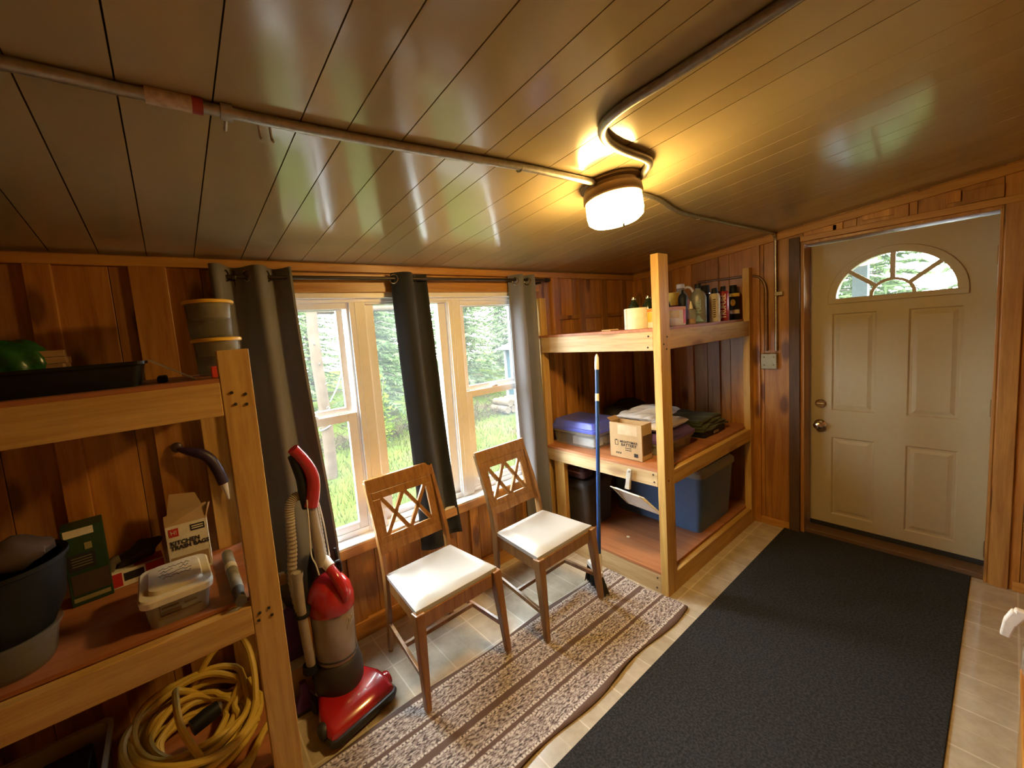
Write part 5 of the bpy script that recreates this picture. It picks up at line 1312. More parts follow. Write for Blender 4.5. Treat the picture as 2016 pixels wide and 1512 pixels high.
# green bag and kindling behind the tray
bm = B(); bmesh.ops.create_icosphere(bm, subdivisions=4, radius=1)
for v in bm.verts:
    c = v.co; n_ = 1 + 0.05 * math.sin(9 * c.x + 4 * c.z) + 0.04 * math.sin(13 * c.y + 6 * c.x)
    v.co = Vector((c.x * 0.105 * n_, c.y * 0.06 * n_, max(-0.09, c.z * 0.092 * n_) + 0.09))
o = obj('green_bag', bm, M_greenbag, None, loc=(-1.955, -0.16, ZLT + 0.001), smooth=True); tag(o, 'shiny dark green bag behind the black tray at the left edge', 'bag')
kd = thing('kindling_bundle', 'bundle of split kindling sticks just right of the green bag', 'kindling', (-1.850, -0.15, ZLT + 0.0)); kd.scale = (1, 1, 1.12)
rr = random.Random(2)
for r_ in range(6):
    for c_ in range(3):
        bm = B(); z = 0.011 + r_ * 0.0205; y = -0.03 + c_ * 0.03
        beam(bm, (-0.035 - rr.random() * .01, y, z), (0.026 + rr.random() * 0.018 - r_ * 0.002, y + rr.uniform(-.004, .004), z), 0.026, 0.019); obj('stick', bm, M_kindling, kd)

# ---------------------------------------------------------------- left unit, middle shelf
ZLM = 0.8105
tb = thing('trash_bag_box', 'white and tan box of kitchen trash bags with its top flap torn open', 'box', (-1.553, -0.155, ZLM), -0.06)
bm = B(); W, D, H = 0.138, 0.085, 0.205
box(bm, -W/2, W/2, -D/2, D/2, 0, 0.003)
for a in ((-W/2, W/2, -D/2, -D/2 + .003), (-W/2, W/2, D/2 - .003, D/2), (-W/2, -W/2 + .003, -D/2, D/2), (W/2 - .003, W/2, -D/2, D/2)): box(bm, *a, 0, H)
obj('carton', bm, M_paper, tb)
bm = B(); hexa(bm, [(-W/2, D/2 - .002, H), (W/2, D/2 - .002, H), (W/2 - 0.03, D/2 + .02, H + 0.085), (-W/2 + 0.02, D/2 + .02, H + 0.10)], [(-W/2, D/2 + .001, H), (W/2, D/2 + .001, H), (W/2 - 0.03, D/2 + .023, H + 0.085), (-W/2 + 0.02, D/2 + .023, H + 0.10)])
hexa(bm, [(-W/2, -D/2, H), (W/2, -D/2, H), (W/2 + 0.006, 0.0, H + 0.05), (-W/2 - .004, 0.0, H + 0.028)], [(-W/2, -D/2 + .003, H), (W/2, -D/2 + .003, H), (W/2 + 0.006, 0.003, H + 0.052), (-W/2 - .004, 0.003, H + 0.03)])
hexa(bm, [(W/2, -D/2, H), (W/2, D/2, H), (W/2 + 0.02, D/2 - 0.01, H + 0.04), (W/2 + 0.015, -D/2 + 0.02, H + 0.055)], [(W/2 - .003, -D/2, H), (W/2 - .003, D/2, H), (W/2 + 0.017, D/2 - 0.01, H + 0.04), (W/2 + 0.012, -D/2 + 0.02, H + 0.055)])
obj('torn_flaps', bm, M_card, tb)
bm = B(); box(bm, -W/2 + 0.006, W/2 - .006, -D/2 - 0.0012, -D/2 - 0.0002, 0.01, 0.075); obj('picture_panel', bm, M_card, tb)
bm = B(); box(bm, -W/2 + 0.010, -W/2 + 0.042, -D/2 - 0.0012, -D/2 - 0.0002, H - 0.045, H - 0.012); obj('red_square', bm, M_redm, tb)
bm = B(); box(bm, 0.012, W/2 - 0.008, -D/2 - 0.0012, -D/2 - 0.0002, H - 0.038, H - 0.012); obj('dark_label', bm, M_ink, tb)
fy_ = -D/2 - 0.0016
writing('printing', 'KITCHEN', 0.0235, M_ink, tb, (-W/2 + 0.010, fy_, H - 0.072), (1, 0, 0), (0, 0, 1), sx=1.0, align='LEFT', bold=0.03)
writing('printing', 'TRASH BAGS', 0.0235, M_ink, tb, (-W/2 + 0.010, fy_, H - 0.092), (1, 0, 0), (0, 0, 1), sx=0.95, align='LEFT', bold=0.03)
writing('printing', 'H!', 0.022, M_paper, tb, (-W/2 + 0.026, fy_, H - 0.029), (1, 0, 0), (0, 0, 1))
writing('printing', '45 GALLON', 0.009, M_paper, tb, (0.037, fy_, H - 0.021), (1, 0, 0), (0, 0, 1)) if False else None
bm = B()
for z in (H - 0.022, H - 0.031): box(bm, 0.017, W/2 - 0.013, fy_ - 0.0004, fy_ + 0.0004, z, z + 0.004)
obj('small_print', bm, M_paper, tb)
# white-lidded tub with handwriting
lt = thing('lidded_tub', 'cloudy plastic tub with a white lid carrying handwriting', 'tub', (-1.605, -0.425, ZLM), 0.03)
bm = B(); tub(bm, 0, 0, 0, 0.185, 0.235, 0.092, 0.03, 0.90, 0.003, n=6); obj('body', bm, M_frost, lt, smooth=True)
bm = B(); loft(bm, [[(u, v, z) for u, v in rrect(0.185 + o, 0.235 + o, 0.034, 6)] for z, o in ((0.080, 0.018), (0.100, 0.022), (0.106, 0.012), (0.106, -0.03), (0.118, -0.038), (0.120, -0.05))]); lid = obj('lid', bm, plain('white_lid', (0.74, 0.69, 0.55), rough=0.4), lt, smooth=True)
bm = B(); rr = random.Random(31)
for li, (y, x0, x1) in enumerate(((0.055, -0.045, 0.045), (0.028, -0.04, 0.0), (0.028, 0.015, 0.045), (0.002, -0.045, 0.05), (-0.022, -0.035, 0.05))):
    pts = []; x = x0
    while x < x1:
        pts.append((x, y + rr.uniform(-0.007, 0.008), 0.1205)); x += 0.0045
    tube(bm, catmull(pts, 2), 0.0011, 4)
obj('handwriting', bm, M_ink, lid)
bm = B(); 
for z0, z1 in ((0.035, 0.037), (0.073, 0.075)): box(bm, -0.052, 0.06, -0.1155, -0.110, z0, z1)
box(bm, -0.052, -0.050, -0.1155, -0.110, 0.035, 0.075); box(bm, -0.046, 0.005, -0.1155, -0.110, 0.040, 0.051); box(bm, 0.015, 0.05, -0.1155, -0.110, 0.055, 0.058); box(bm, -0.046, 0.0, -0.1155, -0.110, 0.060, 0.064)
obj('label', bm, M_carddark, lt)
bm = B(); rbox(bm, 0, 0, 0, 0.14, 0.18, 0.05, 0.02); tag(obj('grey_cloth', bm, plain('grey_rag', (0.20, 0.17, 0.15), rough=0.9, bump=0.5, bscale=30), None, loc=(-1.605, -0.425, ZLM + 0.004)), 'grey rag inside the cloudy tub with the white lid', 'rag')
# red and white tray carton with a dark shoe brush on it
rb = thing('carton_tray', 'low red and white carton lying beside the trash bag box', 'carton', (-1.742, -0.085, ZLM), 0.10); rb.scale = (1.12, 1.0, 1.2)
bm = B(); rbox(bm, 0, 0, 0, 0.165, 0.085, 0.052, 0.003, edge=0.002); obj('carton', bm, M_paper, rb)
bm = B(); box(bm, -0.083, -0.035, -0.0436, -0.0426, 0.006, 0.05); box(bm, 0.03, 0.083, -0.0436, -0.0426, 0.004, 0.052); box(bm, 0.0, 0.083, -0.03, 0.042, 0.0521, 0.0528); obj('red_panel', bm, M_redm, rb)
bm = B(); box(bm, -0.03, 0.025, -0.0436, -0.0426, 0.018, 0.044); obj('dark_label', bm, M_ink, rb)
sh = thing('dark_cloth', 'dark crumpled cloth heaped on the red and white carton', 'cloth', (-1.722, -0.07, ZLM + 0.0645)); sh.scale = (1.15, 1.1, 1.2)
bm = B(); bmesh.ops.create_icosphere(bm, subdivisions=4, radius=1)
for v in bm.verts:
    c = v.co; n_ = 1 + 0.13 * math.sin(6 * c.x + 3 * c.z) + 0.1 * math.sin(9 * c.y + 5 * c.x)
    v.co = Vector((c.x * 0.065 * n_ + 0.02 * c.z, c.y * 0.035 * n_, max(-0.028, c.z * 0.034 * n_ + 0.014 * c.x) + 0.028))
obj('heap', bm, plain('dark_leather', (0.032, 0.022, 0.016), rough=0.7), sh, smooth=True)
bm = B(); tube(bm, catmull([(-0.05, -0.02, 0.03), (-0.07, -0.025, 0.025), (-0.078, -0.03, 0.0)], 5), [0.014] * 8 + [0.012] * 3, 10); obj('grey_fold', bm, plain('grey_leather', (0.12, 0.09, 0.06), rough=0.7), sh, smooth=True)
# dark green box with pale top stripe
gb = thing('seed_box', 'dark green box with a pale stripe along its top edge', 'box', (-1.865, -0.115, ZLM), 0.12)
bm = B(); rbox(bm, 0, 0, 0, 0.115, 0.10, 0.285, 0.003, edge=0.002); obj('carton', bm, M_darkgreen, gb)
bm = B(); box(bm, -0.05, 0.030, -0.0512, -0.0502, 0.255, 0.282); obj('stripe', bm, M_tubwhite, gb)
bm = B(); box(bm, 0.0, 0.02, -0.0512, -0.0502, 0.20, 0.225); box(bm, -0.05, 0.05, -0.0512, -0.0502, 0.015, 0.03); obj('pale_patch', bm, M_moss, gb)
bm = B(); box(bm, -0.05, 0.025, -0.0512, -0.0502, 0.130, 0.19); obj('dark_label', bm, M_ink, gb)
bm = B()
for z in (0.145, 0.155, 0.165, 0.175): box(bm, -0.04, 0.015, -0.0518, -0.0511, z, z + 0.002)
obj('small_print', bm, M_moss, gb)
bm = B(); box(bm, -0.048, 0.055, -0.0512, -0.0502, 0.04, 0.115); obj('brown_panel', bm, plain('brown_print', (0.07, 0.045, 0.025), rough=0.6), gb)
# black bucket resting in a clear tub at the far left
tv = thing('clear_tub', 'milky clear plastic tub under the black bucket at the left edge', 'tub', (-2.0, -0.44, ZLM))
bm = B(); lathe(bm, [(0, 0), (0.080, 0), (0.088, 0.01), (0.105, 0.10), (0.113, 0.104), (0.113, 0.112), (0.101, 0.110), (0.084, 0.012), (0, 0.004)], 36); obj('tub', bm, M_smoke, tv, smooth=True)
bk = thing('bucket', 'black bucket sitting in the clear tub at the left edge', 'bucket', (-2.0, -0.42, ZLM + 0.055)); bk.scale = (1.12, 1.12, 1.25)
bm = B(); lathe(bm, [(0, 0), (0.066, 0), (0.070, 0.01), (0.112, 0.09), (0.125, 0.19), (0.131, 0.194), (0.131, 0.204), (0.119, 0.20), (0.104, 0.09), (0.065, 0.012), (0, 0.01)], 36); obj('shell', bm, M_black, bk, smooth=True)
bm = B(); bmesh.ops.create_icosphere(bm, subdivisions=3, radius=1)
for v in bm.verts:
    c = v.co; v.co = Vector((c.x * 0.10 + 0.01 * math.sin(8 * c.y), c.y * 0.085, c.z * 0.045 * (1 + 0.2 * math.sin(7 * c.x)) + 0.215))
o = obj('brown_cloth', bm, plain('brown_cloth', (0.075, 0.045, 0.028), rough=0.9), None, loc=(-1.985, -0.42, ZLM + 0.115), smooth=True); tag(o, 'brown cloth bundled in the mouth of the black bucket', 'cloth')
bm = B(); rbox(bm, 0, 0, 0, 0.11, 0.08, 0.03, 0.012); o = obj('rust_cloth', bm, plain('rust_sponge', (0.26, 0.07, 0.03), rough=0.8), None, loc=(-2.065, -0.53, ZLM + 0.300)); tag(o, 'rust-red cloth on the near rim of the black bucket', 'cloth')
# paint-stained rolled tube by the post
pt = thing('paint_roller', 'pale paint-stained tube with a dark end lying beside the left post', 'tube', (-1.432, -0.395, ZLM), 0)
bm = B(); tube(bm, [(0.0, 0.20, 0.021), (0.0, -0.13, 0.021)], 0.0205, 16); obj('tube', bm, plain('stained_tube', (0.26, 0.24, 0.19), rough=0.7, var=0.35, scale=30), pt, smooth=True)
bm = B(); tube(bm, [(0.0, -0.13, 0.021), (0.0, -0.165, 0.021), (0.0, -0.205, 0.018)], [0.0205, 0.016, 0.019], 14); obj('end', bm, plain('dark_end', (0.10, 0.08, 0.055), rough=0.7), pt, smooth=True)
bm = B(); tube(bm, [(0.0, 0.075, 0.021), (0.0, 0.035, 0.021)], 0.0215, 16); obj('stain', bm, M_tubwhite, pt, smooth=True)
# purple-handled tool hanging through the stud
hg = thing('hanging_brush', 'dark purple tool with a white tip hanging from a peg on the left wall stud', 'brush', (-1.548, -0.012, 1.292))
bm = B(); lathe(bm, [(0, 0), (0.020, 0), (0.022, 0.01), (0.020, 0.022), (0.012, 0.028), (0, 0.028)], 18, Matrix.Translation((0, 0.006, 0)) @ Matrix.Rotation(PI / 2, 4, 'X')); obj('peg', bm, plain('dark_peg', (0.05, 0.025, 0.03), rough=0.4), hg, smooth=True)
bm = B(); tube(bm, catmull([(0.0, -0.03, -0.004), (0.03, -0.045, -0.015), (0.085, -0.06, -0.04), (0.115, -0.065, -0.075), (0.135, -0.07, -0.13), (0.148, -0.075, -0.185)], 6), [0.006 + 0.016 * min(1, k / 10) for k in range(31)], 12); obj('handle', bm, plain('dark_purple', (0.035, 0.018, 0.055), rough=0.45), hg, smooth=True)
bm = B(); tube(bm, [(0.148, -0.075, -0.18), (0.152, -0.078, -0.205), (0.158, -0.082, -0.26)], [0.015, 0.012, 0.004], 10); obj('tip', bm, M_whiteplastic, hg, smooth=True)

# ---------------------------------------------------------------- left unit, bottom shelf
ZLB = 0.155
hz = thing('extension_cord', 'thick yellow extension cord coiled on the bottom shelf at the left', 'extension cord', (-1.625, -0.30, ZLB))
rr = random.Random(8); pts = []
turns = 15; steps = 22
for k in range(turns * steps):
    t = k / steps; a = 2 * PI * t + 0.5; lay_ = int(t)
    seedr = 0.5 + 0.5 * math.sin(lay_ * 2.4 + 0.7)
    R_ = 0.125 + 0.095 * seedr + 0.012 * math.sin(2 * a + lay_)
    z = 0.016 + 0.155 * (lay_ / turns) * (0.6 + 0.4 * seedr) + 0.05 * math.sin(a - 0.9 + 0.4 * math.sin(lay_)) * (lay_ / turns) + 0.012 * math.sin(3 * a + lay_ * 1.3)
    pts.append((R_ * math.cos(a) * 0.98 + 0.016 * math.sin(lay_ * 1.9), R_ * math.sin(a) * 0.92 + 0.02 * math.cos(lay_ * 2.7), max(0.0135, z)))
bm = B(); tube(bm, catmull(pts, 2), 0.0125, 8); obj('cord', bm, M_yellowcord, hz, smooth=True)
bm = B(); tube(bm, catmull([(0.02, -0.19, 0.09), (-0.03, -0.12, 0.20), (-0.04, 0.0, 0.25), (-0.03, 0.11, 0.18), (0.03, 0.18, 0.08)], 8), 0.0125, 8)
tube(bm, catmull([(0.20, -0.10, 0.05), (0.225, 0.03, 0.19), (0.20, 0.14, 0.27), (0.10, 0.18, 0.24), (0.0, 0.17, 0.12)], 8), 0.0125, 8)
tube(bm, catmull([(-0.08, -0.225, 0.014), (0.05, -0.24, 0.014), (0.15, -0.215, 0.02), (0.225, -0.16, 0.06), (0.29, -0.12, 0.065)], 8), 0.0125, 8)
tube(bm, catmull([(-0.2, -0.26, 0.014), (-0.02, -0.275, 0.014), (0.12, -0.25, 0.014), (0.19, -0.18, 0.03)], 8), 0.0125, 8); obj('loose_loop', bm, M_yellowcord, hz, smooth=True)
bm = B(); tube(bm, [(-0.005, -0.075, 0.145), (0.045, -0.06, 0.150), (0.085, -0.05, 0.152)], [0.028, 0.030, 0.026], 14); obj('plug', bm, M_black, hz, smooth=True)
bm = B(); lathe(bm, [(0, 0), (0.017, 0), (0.017, 0.012), (0, 0.012)], 14, Matrix.Translation((0.085, -0.05, 0.152)) @ Matrix.Rotation(PI / 2, 4, 'Y')); obj('collar', bm, M_steel, hz, smooth=True)
cbn = thing('storage_bin', 'cloudy clear bin holding a black object at the bottom left corner', 'bin', (-2.02, -0.36, ZLB))
bm = B(); tub(bm, 0, 0, 0, 0.30, 0.36, 0.20, 0.03, 0.93, 0.004); obj('body', bm, M_frost, cbn, smooth=True)
bm = B(); loft(bm, [[(u, v, z) for u, v in rrect(0.30 + o, 0.36 + o, 0.035)] for z, o in ((0.188, 0.0), (0.188, 0.022), (0.202, 0.022), (0.202, 0.0))], cap0=False, cap1=False); obj('rim', bm, M_frost, cbn)
bc = thing('black_case', 'black slab standing in the cloudy bin at the bottom left', 'case', (-1.975, -0.34, ZLB + 0.006))
bm = B(); rbox(bm, 0, 0, 0, 0.13, 0.18, 0.185, 0.01); obj('case', bm, M_black, bc)
bm = B(); box(bm, -0.05, 0.05, -0.0915, -0.0905, 0.02, 0.06); obj('label', bm, M_paper, bc)
st_ = thing('cable_strap', 'pale strap with a buckle hanging over the cloudy bin', 'strap', (-2.085, -0.44, ZLB + 0.006))
bm = B(); tube(bm, catmull([(0.0, -0.02, 0.006), (0.01, 0.0, 0.08), (0.02, 0.03, 0.15), (0.03, 0.05, 0.185)], 6), 0.007, 8); obj('strap', bm, M_tubwhite, st_, smooth=True)
bm = B(); box(bm, 0.018, 0.048, 0.045, 0.053, 0.182, 0.225); obj('buckle', bm, plain('pinkish_buckle', (0.45, 0.32, 0.30), rough=0.4), st_, bev=0.004)

# ---------------------------------------------------------------- at the right edge of the photo
bnx0, bnx1 = -0.60, 0.47
bn = thing('side_cabinet', 'low orange pine cabinet whose edge shows at the lower right', 'cabinet', ((bnx0 + bnx1) / 2, -2.44, 0))
hw = (bnx1 - bnx0) / 2
bm = B(); box(bm, -hw, hw, -0.24, 0.235, 0.0, 0.485); obj('carcass', bm, M_trimz, bn, bev=0.003)
bm = B(); box(bm, -hw - 0.005, hw + 0.004, -0.245, 0.250, 0.486, 0.506); obj('top', bm, M_wallh, bn, bev=0.003)
for k in (-1, 1):
    bm = B(); box(bm, k * 0.265 - 0.25, k * 0.265 + 0.25, 0.236, 0.247, 0.05, 0.46); d_ = obj('door', bm, M_trimz, bn, bev=0.003)
    bm = B(); lathe(bm, [(0, 0), (0.008, 0), (0.008, 0.012), (0.015, 0.018), (0.012, 0.028), (0, 0.03)], 16, Matrix.Translation((k * 0.06, 0.247, 0.36)) @ Matrix.Rotation(-PI / 2, 4, 'X')); obj('knob', bm, M_chrome, d_, smooth=True)
sp_ = thing('spray_bottle', 'spray bottle with a white trigger head on the cabinet at the right edge', 'spray bottle', (0.45, -2.2225, 0.507), 0)
bm = B(); lathe(bm, [(0, 0), (0.028, 0), (0.031, 0.005), (0.031, 0.09), (0.022, 0.115), (0.013, 0.126), (0.013, 0.136), (0, 0.136)], 24); obj('bottle', bm, M_clear, sp_, smooth=True)
bm = B(); lathe(bm, [(0, 0.122), (0.0165, 0.122), (0.0165, 0.148), (0, 0.148)], 18); obj('collar', bm, M_whiteplastic, sp_, smooth=True)
bm = B(); beam(bm, (0, -0.030, 0.182), (0, 0.050, 0.190), 0.024, 0.026); box(bm, -0.009, 0.009, -0.012, 0.010, 0.146, 0.175); hd = obj('trigger_head', bm, M_whiteplastic, sp_, bev=0.005)
bm = B(); beam(bm, (0, 0.040, 0.190), (0, 0.056, 0.150), 0.026, 0.030, w1=0.025, h1=0.028); beam(bm, (0, 0.055, 0.156), (0, 0.064, 0.104), 0.025, 0.026, w1=0.022, h1=0.020); obj('trigger', bm, M_whiteplastic, hd, bev=0.004)
# ---------------------------------------------------------------- outside
def gz(x, y): return -0.06 + 0.012 * max(0, y - 1) + 0.03 * math.sin(x * 0.9 + y * 0.5)
m, nt, b = nm('lawn'); N = nt.nodes; L = nt.links; setp(b, Roughness=0.95, spec=0.0)
tc = N.new('ShaderNodeTexCoord'); n1 = N.new('ShaderNodeTexNoise'); n1.inputs['Scale'].default_value = 1.1; n1.inputs['Detail'].default_value = 6
n2 = N.new('ShaderNodeTexNoise'); n2.inputs['Scale'].default_value = 28; n2.inputs['Detail'].default_value = 4
L.new(tc.outputs['Object'], n1.inputs['Vector']); L.new(tc.outputs['Object'], n2.inputs['Vector'])
ca = N.new('ShaderNodeValToRGB'); ca.color_ramp.elements[0].color = (0.015, 0.025, 0.005, 1); ca.color_ramp.elements[1].color = (0.046, 0.057, 0.012, 1); L.new(n2.outputs['Fac'], ca.inputs['Fac'])
cb_ = N.new('ShaderNodeValToRGB'); cb_.color_ramp.elements[0].position = 0.52; cb_.color_ramp.elements[1].position = 0.66; L.new(n1.outputs['Fac'], cb_.inputs['Fac'])
mx = N.new('ShaderNodeMixRGB'); mx.inputs['Color2'].default_value = (0.039, 0.029, 0.017, 1); L.new(cb_.outputs['Color'], mx.inputs['Fac']); L.new(ca.outputs['Color'], mx.inputs['Color1'])
L.new(mx.outputs['Color'], b.inputs['Base Color'])
M_lawn = m
bm = B(); GX, GY_ = 60, 40; G = []
for i in range(GX + 1):
    row = []
    for j in range(GY_ + 1):
        x = -14 + 44 * i / GX; y = -16 + 38 * j / GY_
        inside = (XL - 0.3 < x < XD + 0.5) and (YB - 0.3 < y < 0.3)
        row.append(bm.verts.new((x, y, -0.35 if inside else gz(x, max(y, 0)))))
    G.append(row)
for i in range(GX):
    for j in range(GY_): bm.faces.new((G[i][j], G[i + 1][j], G[i + 1][j + 1], G[i][j + 1]))
o = obj('ground', bm, M_lawn, smooth=True); o['kind'] = 'structure'
M_grass = foliage('grass_blades', (0.0151, 0.0274, 0.0036), (0.0665, 0.0704, 0.0142), 2.0)
M_conif = foliage('conifer_needles', (0.0199, 0.0379, 0.0161), (0.1193, 0.1590, 0.0643), 1.2)
M_conif2 = foliage('grey_green_twigs', (0.0379, 0.0530, 0.0272), (0.1590, 0.1892, 0.1023), 1.2)
M_leaf = foliage('fresh_leaves', (0.0284, 0.0541, 0.0057), (0.1136, 0.1353, 0.0189), 2.5)
M_bark = plain('grey_bark', (0.0890, 0.0735, 0.0601), spec=0.0, rough=0.95, var=0.3, scale=14)
M_pale = plain('weathered_log', (0.060, 0.044, 0.031), spec=0.0, rough=0.9, var=0.2, scale=9)
M_ropew = plain('white_rope', (0.1558, 0.1558, 0.1558), spec=0.0, rough=0.8)
M_litter = foliage('dry_brush', (0.0170, 0.0125, 0.0076), (0.0561, 0.0420, 0.0240), 2.5)

def tri(bm, lay, p, d, s, w, t):
    n_ = d.cross(Vector((random.uniform(-1, 1), random.uniform(-1, 1), random.uniform(-1, 1)))).normalized()
    f = bm.faces.new([bm.verts.new(p - n_ * w), bm.verts.new(p + d * s * 0.6 - n_ * w * 0.4), bm.verts.new(p + d * s), bm.verts.new(p + n_ * w)])
    f[lay] = t
# grass: blades on the strip of lawn the window shows
random.seed(11)
bm = B(); lay = tone_layer(bm)
for k in range(9000):
    x = random.uniform(-2.2, 4.5); y = random.uniform(0.8, 4.6)
    d = Vector((random.uniform(-.5, .5), random.uniform(-.5, .5), 1)).normalized()
    tri(bm, lay, Vector((x, y, gz(x, y))), d, random.uniform(0.04, 0.13), 0.006, random.random())
o = obj('grass', bm, M_grass, smooth='keep'); tag(o, 'green grass on the lawn outside the windows', 'grass'); o['kind'] = 'stuff'
bm = B(); lay = tone_layer(bm)
for k in range(5000):
    x = random.uniform(-2.5, 7.5); y = 4.0 + abs(random.gauss(0, 0.7)) 
    d = Vector((random.uniform(-1, 1), random.uniform(-1, 1), random.uniform(0.1, 1))).normalized()
    tri(bm, lay, Vector((x, y, gz(x, y) + random.random() * 0.12)), d, random.uniform(0.05, 0.25), 0.008, random.random())
o = obj('dry_brush', bm, M_litter, smooth='keep'); tag(o, 'brown dry brush along the edge of the trees', 'brush'); o['kind'] = 'stuff'

def conifer_mesh(seed, h, spread, mat, dens=1.0, bare=0.12):
    random.seed(seed); bm = B(); lay = tone_layer(bm)
    nb = int(h * 16 * dens)
    for k in range(nb):
        t = bare + (1 - bare) * k / nb; z = h * t; Lb = spread * (1 - t) ** 0.55 * random.uniform(0.7, 1.02) + 0.08
        a = k * 2.399 + random.uniform(-.3, .3); dirb = Vector((math.cos(a), math.sin(a), random.uniform(-0.25, 0.15)))
        n_ = int(26 + Lb * 30)
        for q_ in range(n_):
            s = (q_ + random.random()) / n_
            p = Vector((0, 0, z)) + dirb * Lb * s + Vector((0, 0, -0.12 * Lb * s * s))
            side = 1 if q_ % 2 else -1
            lat = Vector((-dirb.y, dirb.x, 0)) * side
            d = (dirb * 0.7 + lat * random.uniform(0.3, 1.0) + Vector((0, 0, random.uniform(-0.7, 0.3)))).normalized()
            tri(bm, lay, p, d, random.uniform(0.10, 0.24) * (0.6 + 0.5 * (1 - s)), random.uniform(0.014, 0.042), random.random())
    me = bpy.data.meshes.new('crown'); bm.to_mesh(me); bm.free(); me.materials.append(mat)
    bm = B(); tube(bm, [(0, 0, -0.2), (0.02, 0.01, h * 0.5), (0, 0, h * 0.97)], [0.09 * h / 5, 0.06 * h / 5, 0.01], 8)
    for k in range(int(h * 5)):
        z = h * random.uniform(0.05, 0.7); a = random.uniform(0, 6.28); l = spread * random.uniform(0.3, 0.8)
        tube(bm, [(0, 0, z), (l * .5 * math.cos(a), l * .5 * math.sin(a), z + .05), (l * math.cos(a), l * math.sin(a), z - .05)], [0.014, 0.009, 0.004], 5)
    mt_ = bpy.data.meshes.new('trunk'); bm.to_mesh(mt_); bm.free(); mt_.materials.append(M_bark)
    return me, mt_
protos = [conifer_mesh(1, 4.2, 1.35, M_conif, 2.3, 0.03), conifer_mesh(2, 5.2, 1.4, M_conif, 2.1, 0.03), conifer_mesh(3, 4.6, 1.4, M_conif2, 2.1, 0.02), conifer_mesh(4, 3.6, 1.35, M_conif2, 2.6, 0.02)]
def tree(k, x, y, s, rot, label, group):
    t = thing('conifer_tree', label, 'tree', (x, y, gz(x, y)), rot, group); t.scale = (s, s, s)
    for n_, me in zip(('crown', 'trunk'), protos[k]):
        c = link(bpy.data.objects.new(n_, me)); c.parent = t
    return t
random.seed(21)
kinds = ['dense dark green conifer in the belt of trees behind the lawn', 'tall dark green conifer in the belt of trees behind the lawn', 'thin grey-green tree with bare twigs in the belt behind the lawn', 'low grey-green scrubby tree in the belt behind the lawn']
row = [(2, -3.4, 6.3, .85), (3, -0.55, 6.5, .98), (0, 2.2, 6.3, .88), (2, 4.9, 6.6, .92), (3, 7.7, 6.4, 1.05), (1, 10.4, 6.9, .95),
       (0, -1.9, 9.0, .9), (1, 0.9, 8.9, .9), (3, 3.7, 9.2, 1.1), (1, 6.5, 9.1, 1.0), (2, 9.3, 9.3, 1.05), (0, 12.2, 9.4, 1.1),
       (2, 2.3, 11.8, 1.1), (3, 5.2, 12.0, 1.2), (0, 8.1, 11.9, 1.15), (1, 11.0, 12.1, 1.1)]
for i, (k, x, y, s) in enumerate(row):
    tree(k, x, y, s, random.uniform(0, 6.28), kinds[k], 'trees behind the lawn: ' + ('conifers', 'tall conifers', 'bare-twigged trees', 'scrubby trees')[k])
for i, (k, x, y, s) in enumerate([(1, 7.9, 2.2, 1.0), (0, 7.3, -0.7, .95), (2, 7.6, -3.5, 1.0), (1, 7.9, -6.4, 1.0), (2, 10.6, 0.6, 1.1), (3, 10.4, -2.4, 1.25), (0, 10.8, -5.2, 1.1)]):
    tree(k, x, y, s, random.uniform(0, 6.28), 'tree seen through the fan-shaped light of the white door', 'trees beyond the door')
# fresh-leaved bushes
def bush_mesh(seed, h, w, n_):
    random.seed(seed); bm = B(); lay = tone_layer(bm)
    for k in range(n_):
        a = random.uniform(0, 6.28); r = w * math.sqrt(random.random()); z = h * random.random() ** 0.8
        r *= 1 - 0.6 * z / h
        p = Vector((r * math.cos(a), r * math.sin(a), z)); d = Vector((random.uniform(-1, 1), random.uniform(-1, 1), random.uniform(-.4, .9))).normalized()
        tri(bm, lay, p, d, random.uniform(0.05, 0.10), random.uniform(0.014, 0.028), random.random())
    me = bpy.data.meshes.new('foliage'); bm.to_mesh(me); bm.free(); me.materials.append(M_leaf)
    bm = B()
    for k in range(7):
        a = k * 0.9; tube(bm, [(0, 0, 0), (w * .3 * math.cos(a), w * .3 * math.sin(a), h * .5), (w * .5 * math.cos(a), w * .5 * math.sin(a), h * .9)], [0.012, 0.008, 0.004], 5)
    ms = bpy.data.meshes.new('stems'); bm.to_mesh(ms); bm.free(); ms.materials.append(M_bark)
    return me, ms
bpro = bush_mesh(5, 1.0, 0.4, 700)
for x, y, s, lab in ((1.20, 4.3, 1.15, 'light green leafy bush seen just left of the black curtain'), (1.0, 3.9, 0.7, 'low bright bush at the foot of the bush left of the black curtain'), (3.05, 4.6, 0.8, 'bright leafy bush low in the right-hand window'), (2.25, 4.8, 0.9, 'leafy bush seen in the strip right of the black curtain'), (0.1, 4.9, 0.8, 'leafy bush behind the foot of the log post')):
    t = thing('leafy_bush', lab, 'bush', (x, y, gz(x, y)), x * 3, 'leafy bushes at the edge of the lawn'); t.scale = (s, s, s)
    for n_, me in zip(('foliage', 'stems'), bpro):
        c = link(bpy.data.objects.new(n_, me)); c.parent = t
